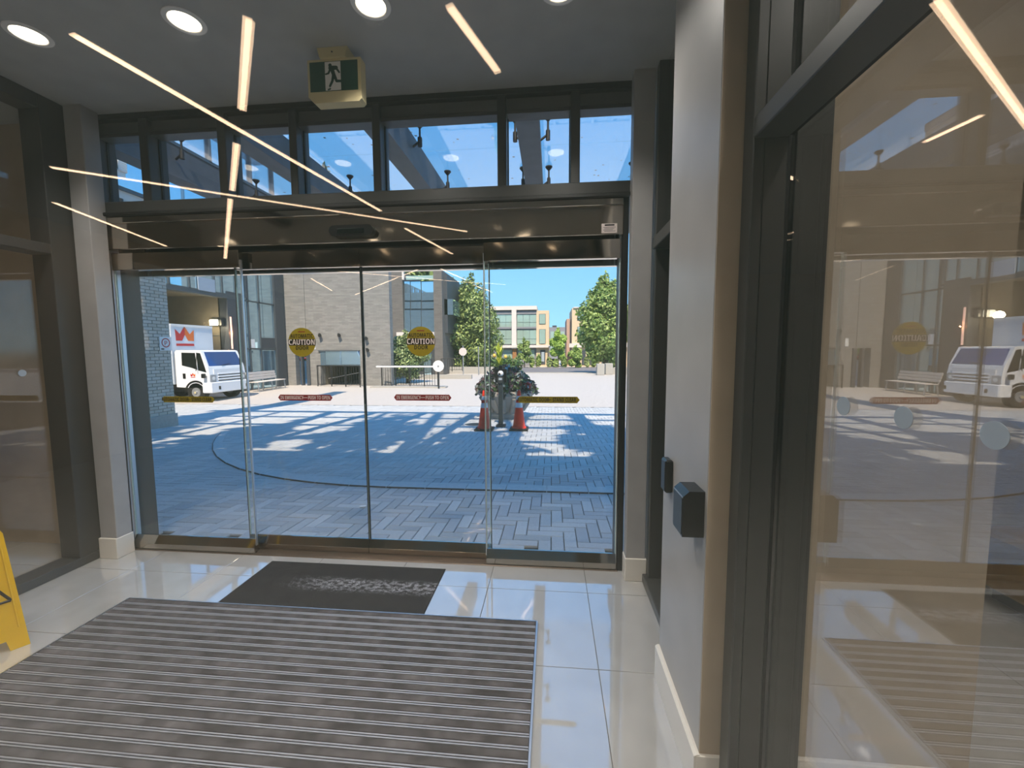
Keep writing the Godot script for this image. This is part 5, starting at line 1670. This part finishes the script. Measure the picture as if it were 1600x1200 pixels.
func planting() -> void:
	var mid := Color(0.10, 0.19, 0.035)
	var lit := Color(0.46, 0.56, 0.18)  # paler leaf green, picked at random leaf by leaf
	var dark := Color(0.05, 0.10, 0.025)
	px_tree("leafy_tree", "big dense leafy tree behind the octagonal sign", 690, 782, 432, 588, 735, -36.0, ground_y(-36), 101, 17000, 0.15, dark, lit, "", 16)
	px_tree("leafy_tree", "bushy street tree before the tan brick townhouse", 902, 990, 428, 562, 948, -34.0, ground_y(-34), 102, 17000, 0.15, mid, lit, "", 16)
	px_tree("small_tree", "bright yellow green tree in the lane between townhouses", 858, 887, 512, 560, 872, -61.0, ground_y(-61), 103, 4000, 0.22, Color(0.26, 0.42, 0.06), Color(0.48, 0.62, 0.16), "", 8)
	px_tree("small_tree", "slim young tree before the pale framed townhouse", 808, 831, 527, 566, 819, -58.5, ground_y(-58), 104, 1800, 0.2, mid, lit, "", 7)
	px_tree("small_tree", "young tree beside the lane in front of tan brick", 887, 912, 540, 575, 900, -58.0, ground_y(-58), 105, 1600, 0.24, mid, Color(0.44, 0.56, 0.14), "", 7)
	var zo := gnd(640, 604).z - 2.2
	px_tree("ornamental_tree", "small spreading ornamental tree behind the ramp railing", 604, 668, 516, 592, 630, zo, ground_y(zo), 106, 6000, 0.09, dark, Color(0.44, 0.52, 0.22), "", 12)
	px_tree("background_tree", "tall tree rising behind the corner house roof", 600, 702, 398, 470, 650, -48.0, ground_y(-48), 107, 3500, 0.4, dark, lit, "", 10)
	px_tree("background_tree", "dark conifer tip rising behind the grey brick wall", 497, 527, 248, 420, 512, -46.0, ground_y(-46), 108, 3500, 0.4, dark, mid, "", 10)
	px_tree("background_tree", "leafy tree growing behind the picket fence", 440, 492, 520, 585, 466, -44.0, ground_y(-44), 109, 2500, 0.35, dark, lit, "", 8)
	# shrubs along the far pavement
	var r := RandomNumberGenerator.new()
	r.seed = 31
	var spots := [[774, 0.9], [785, 1.0], [795, 1.4], [807, 1.2], [831, 1.3], [841, 1.6], [858, 1.2], [868, 0.9], [882, 1.2], [917, 1.3], [928, 1.4], [956, 1.8]]
	for k in spots.size():
		var z := -60.4 + r.randf_range(-0.5, 0.5)
		var p := atz(spots[k][0], 575, z)
		var hgt: float = spots[k][1] + 0.3
		var s := single("shrub", crown_mesh(200 + k, [[V(0, hgt * 0.5, 0), V(0.40, hgt * 0.55, 0.4)]], 260, 0.22, mid if k % 3 else Color(0.16, 0.20, 0.12), lit), M.leaf, "low leafy shrub on the far side of the street", "shrub", "shrubs in front of the townhouses")
		s.position = V(p.x, ground_y(z), z)
	var hedge := crown_mesh(260, [[V(-6.2, 0.5, 0), V(1.6, 0.9, 0.8)], [V(-3.8, 0.4, 0), V(1.6, 0.8, 0.8)]], 1400, 0.2, dark, mid)
	var hs := single("hedge", hedge, M.leaf, "dark hedge under the big leafy tree", "hedge")
	hs.position = V(-0.6, ground_y(-42) + 0.1, -42.5)
	# unseen trees added on the roof terrace; their crowns dapple the court
	var xs := [-7.4, -4.9, -2.6, -0.2, 2.2, 4.6]
	for k in xs.size():
		tree("added_terrace_tree", "unseen tree added on the roof terrace to dapple the court", V(xs[k], 4.42, -0.9 + 0.5 * (k % 2)), 6.6 + 1.2 * (k % 3), 2.1, 1.0, 300 + k, 330, 0.34, mid, lit, "trees added for the dappled shade", 12)
	single("terrace_bed", cb(V(-9.2, 4.15, -1.9), V(6.9, 4.42, 0.3), 0.03), M.concrete, "long concrete planting bed under the added terrace trees", "planter")


# ---------------------------------------------------------------- a passer-by far across the court
func person() -> void:
	var z := -46.0
	var k := -z / FOCAL
	var at := atz(767, 584, z)
	at.y = ground_y(z)
	var t := thing("person", "person in a white top and dark trousers walking beyond the planter", "person", at, 0.4)
	var H := 1.7
	var bones := [
		[V(0, 0.93, 0), V(0, 1.40, 0.02), 0.13, 0.15], [V(-0.10, 1.38, 0), V(0.10, 1.38, 0), 0.09, 0.09], [V(0, 1.42, 0.01), V(0, 1.52, 0.02), 0.055, 0.05], [V(0, 1.58, 0.03), V(0, 1.64, 0.02), 0.085, 0.09],
		[V(-0.18, 1.38, 0), V(-0.23, 1.12, -0.04), 0.055, 0.042], [V(-0.23, 1.12, -0.04), V(-0.22, 0.88, 0.06), 0.042, 0.03], [V(-0.22, 0.88, 0.06), V(-0.22, 0.78, 0.09), 0.032, 0.024],
		[V(0.18, 1.38, 0), V(0.23, 1.12, 0.02), 0.055, 0.042], [V(0.23, 1.12, 0.02), V(0.22, 0.88, 0.12), 0.042, 0.03], [V(0.22, 0.88, 0.12), V(0.22, 0.78, 0.15), 0.032, 0.024],
		[V(-0.09, 0.92, 0), V(-0.10, 0.50, 0.10), 0.095, 0.06], [V(-0.10, 0.50, 0.10), V(-0.10, 0.08, 0.0), 0.06, 0.04], [V(-0.10, 0.045, -0.02), V(-0.10, 0.04, 0.14), 0.042, 0.035],
		[V(0.09, 0.92, 0), V(0.10, 0.49, -0.02), 0.095, 0.06], [V(0.10, 0.49, -0.02), V(0.10, 0.08, -0.16), 0.06, 0.04], [V(0.10, 0.045, -0.18), V(0.10, 0.04, -0.03), 0.042, 0.035]]
	var cell := 0.03
	var nx := 22
	var ny := 60
	var nz := 20
	var org := V(-0.33, -0.03, -0.30)
	var f := PackedFloat32Array()
	f.resize((nx + 1) * (ny + 1) * (nz + 1))
	for x in nx + 1:
		for y in ny + 1:
			for zz in nz + 1:
				var p := org + V(x, y, zz) * cell
				var acc := 0.0
				for b in bones:
					var ab: Vector3 = b[1] - b[0]
					var u := clampf((p - b[0]).dot(ab) / ab.length_squared(), 0, 1)
					var d: float = p.distance_to(b[0] + ab * u) - lerpf(b[2], b[3], u)
					acc += exp(-minf(d, 0.6) * 60.0)
				f[(x * (ny + 1) + y) * (nz + 1) + zz] = -log(acc) / 60.0
	var val := func(x, y, zz): return f[(x * (ny + 1) + y) * (nz + 1) + zz]
	var vert := {}
	for x in nx:
		for y in ny:
			for zz in nz:
				var s := Vector3.ZERO
				var n := 0
				for e in [[0, 1], [2, 3], [4, 5], [6, 7], [0, 2], [1, 3], [4, 6], [5, 7], [0, 4], [1, 5], [2, 6], [3, 7]]:
					var ca := V(e[0] & 1, (e[0] >> 1) & 1, e[0] >> 2)
					var cbv := V(e[1] & 1, (e[1] >> 1) & 1, e[1] >> 2)
					var va: float = val.call(x + int(ca.x), y + int(ca.y), zz + int(ca.z))
					var vb: float = val.call(x + int(cbv.x), y + int(cbv.y), zz + int(cbv.z))
					if (va < 0.0) != (vb < 0.0):
						s += ca.lerp(cbv, va / (va - vb))
						n += 1
				if n:
					vert[Vector3i(x, y, zz)] = org + (V(x, y, zz) + s / n) * cell
	var m := mb()
	m.colored = true
	for c in vert:
		for ax in 3:
			var a2 := (ax + 1) % 3
			var a3 := (ax + 2) % 3
			var step := Vector3i.ZERO
			step[ax] = 1
			var q: Vector3i = c + step
			if q.x > nx or q.y > ny or q.z > nz:
				continue
			var va: float = val.call(c.x, c.y, c.z)
			var vb: float = val.call(q.x, q.y, q.z)
			if (va < 0.0) == (vb < 0.0):
				continue
			var o2 := Vector3i.ZERO
			o2[a2] = -1
			var o3 := Vector3i.ZERO
			o3[a3] = -1
			var k1: Vector3i = c + o2
			var k2: Vector3i = c + o2 + o3
			var k3: Vector3i = c + o3
			if not (vert.has(k1) and vert.has(k2) and vert.has(k3)):
				continue
			var nn := Vector3.ZERO
			nn[ax] = 1.0 if va < 0.0 else -1.0
			var y: float = vert[c].y
			m.col = Color(0.02, 0.02, 0.025) if y < 0.08 else (Color(0.03, 0.03, 0.045) if y < 0.93 else (Color(0.72, 0.72, 0.70) if y < 1.44 else (Color(0.45, 0.30, 0.22) if y < 1.62 else Color(0.05, 0.035, 0.03))))
			m.quad(vert[c], vert[k1], vert[k2], vert[k3], nn)
	var bm := mat(Color.WHITE, 0.8)
	bm.vertex_color_use_as_albedo = true
	part("body", m, bm, t)
	part("hair", mb().ball(V(0, 1.66, 0.0), V(0.098, 0.085, 0.10), 12, 8), M.iron, t)
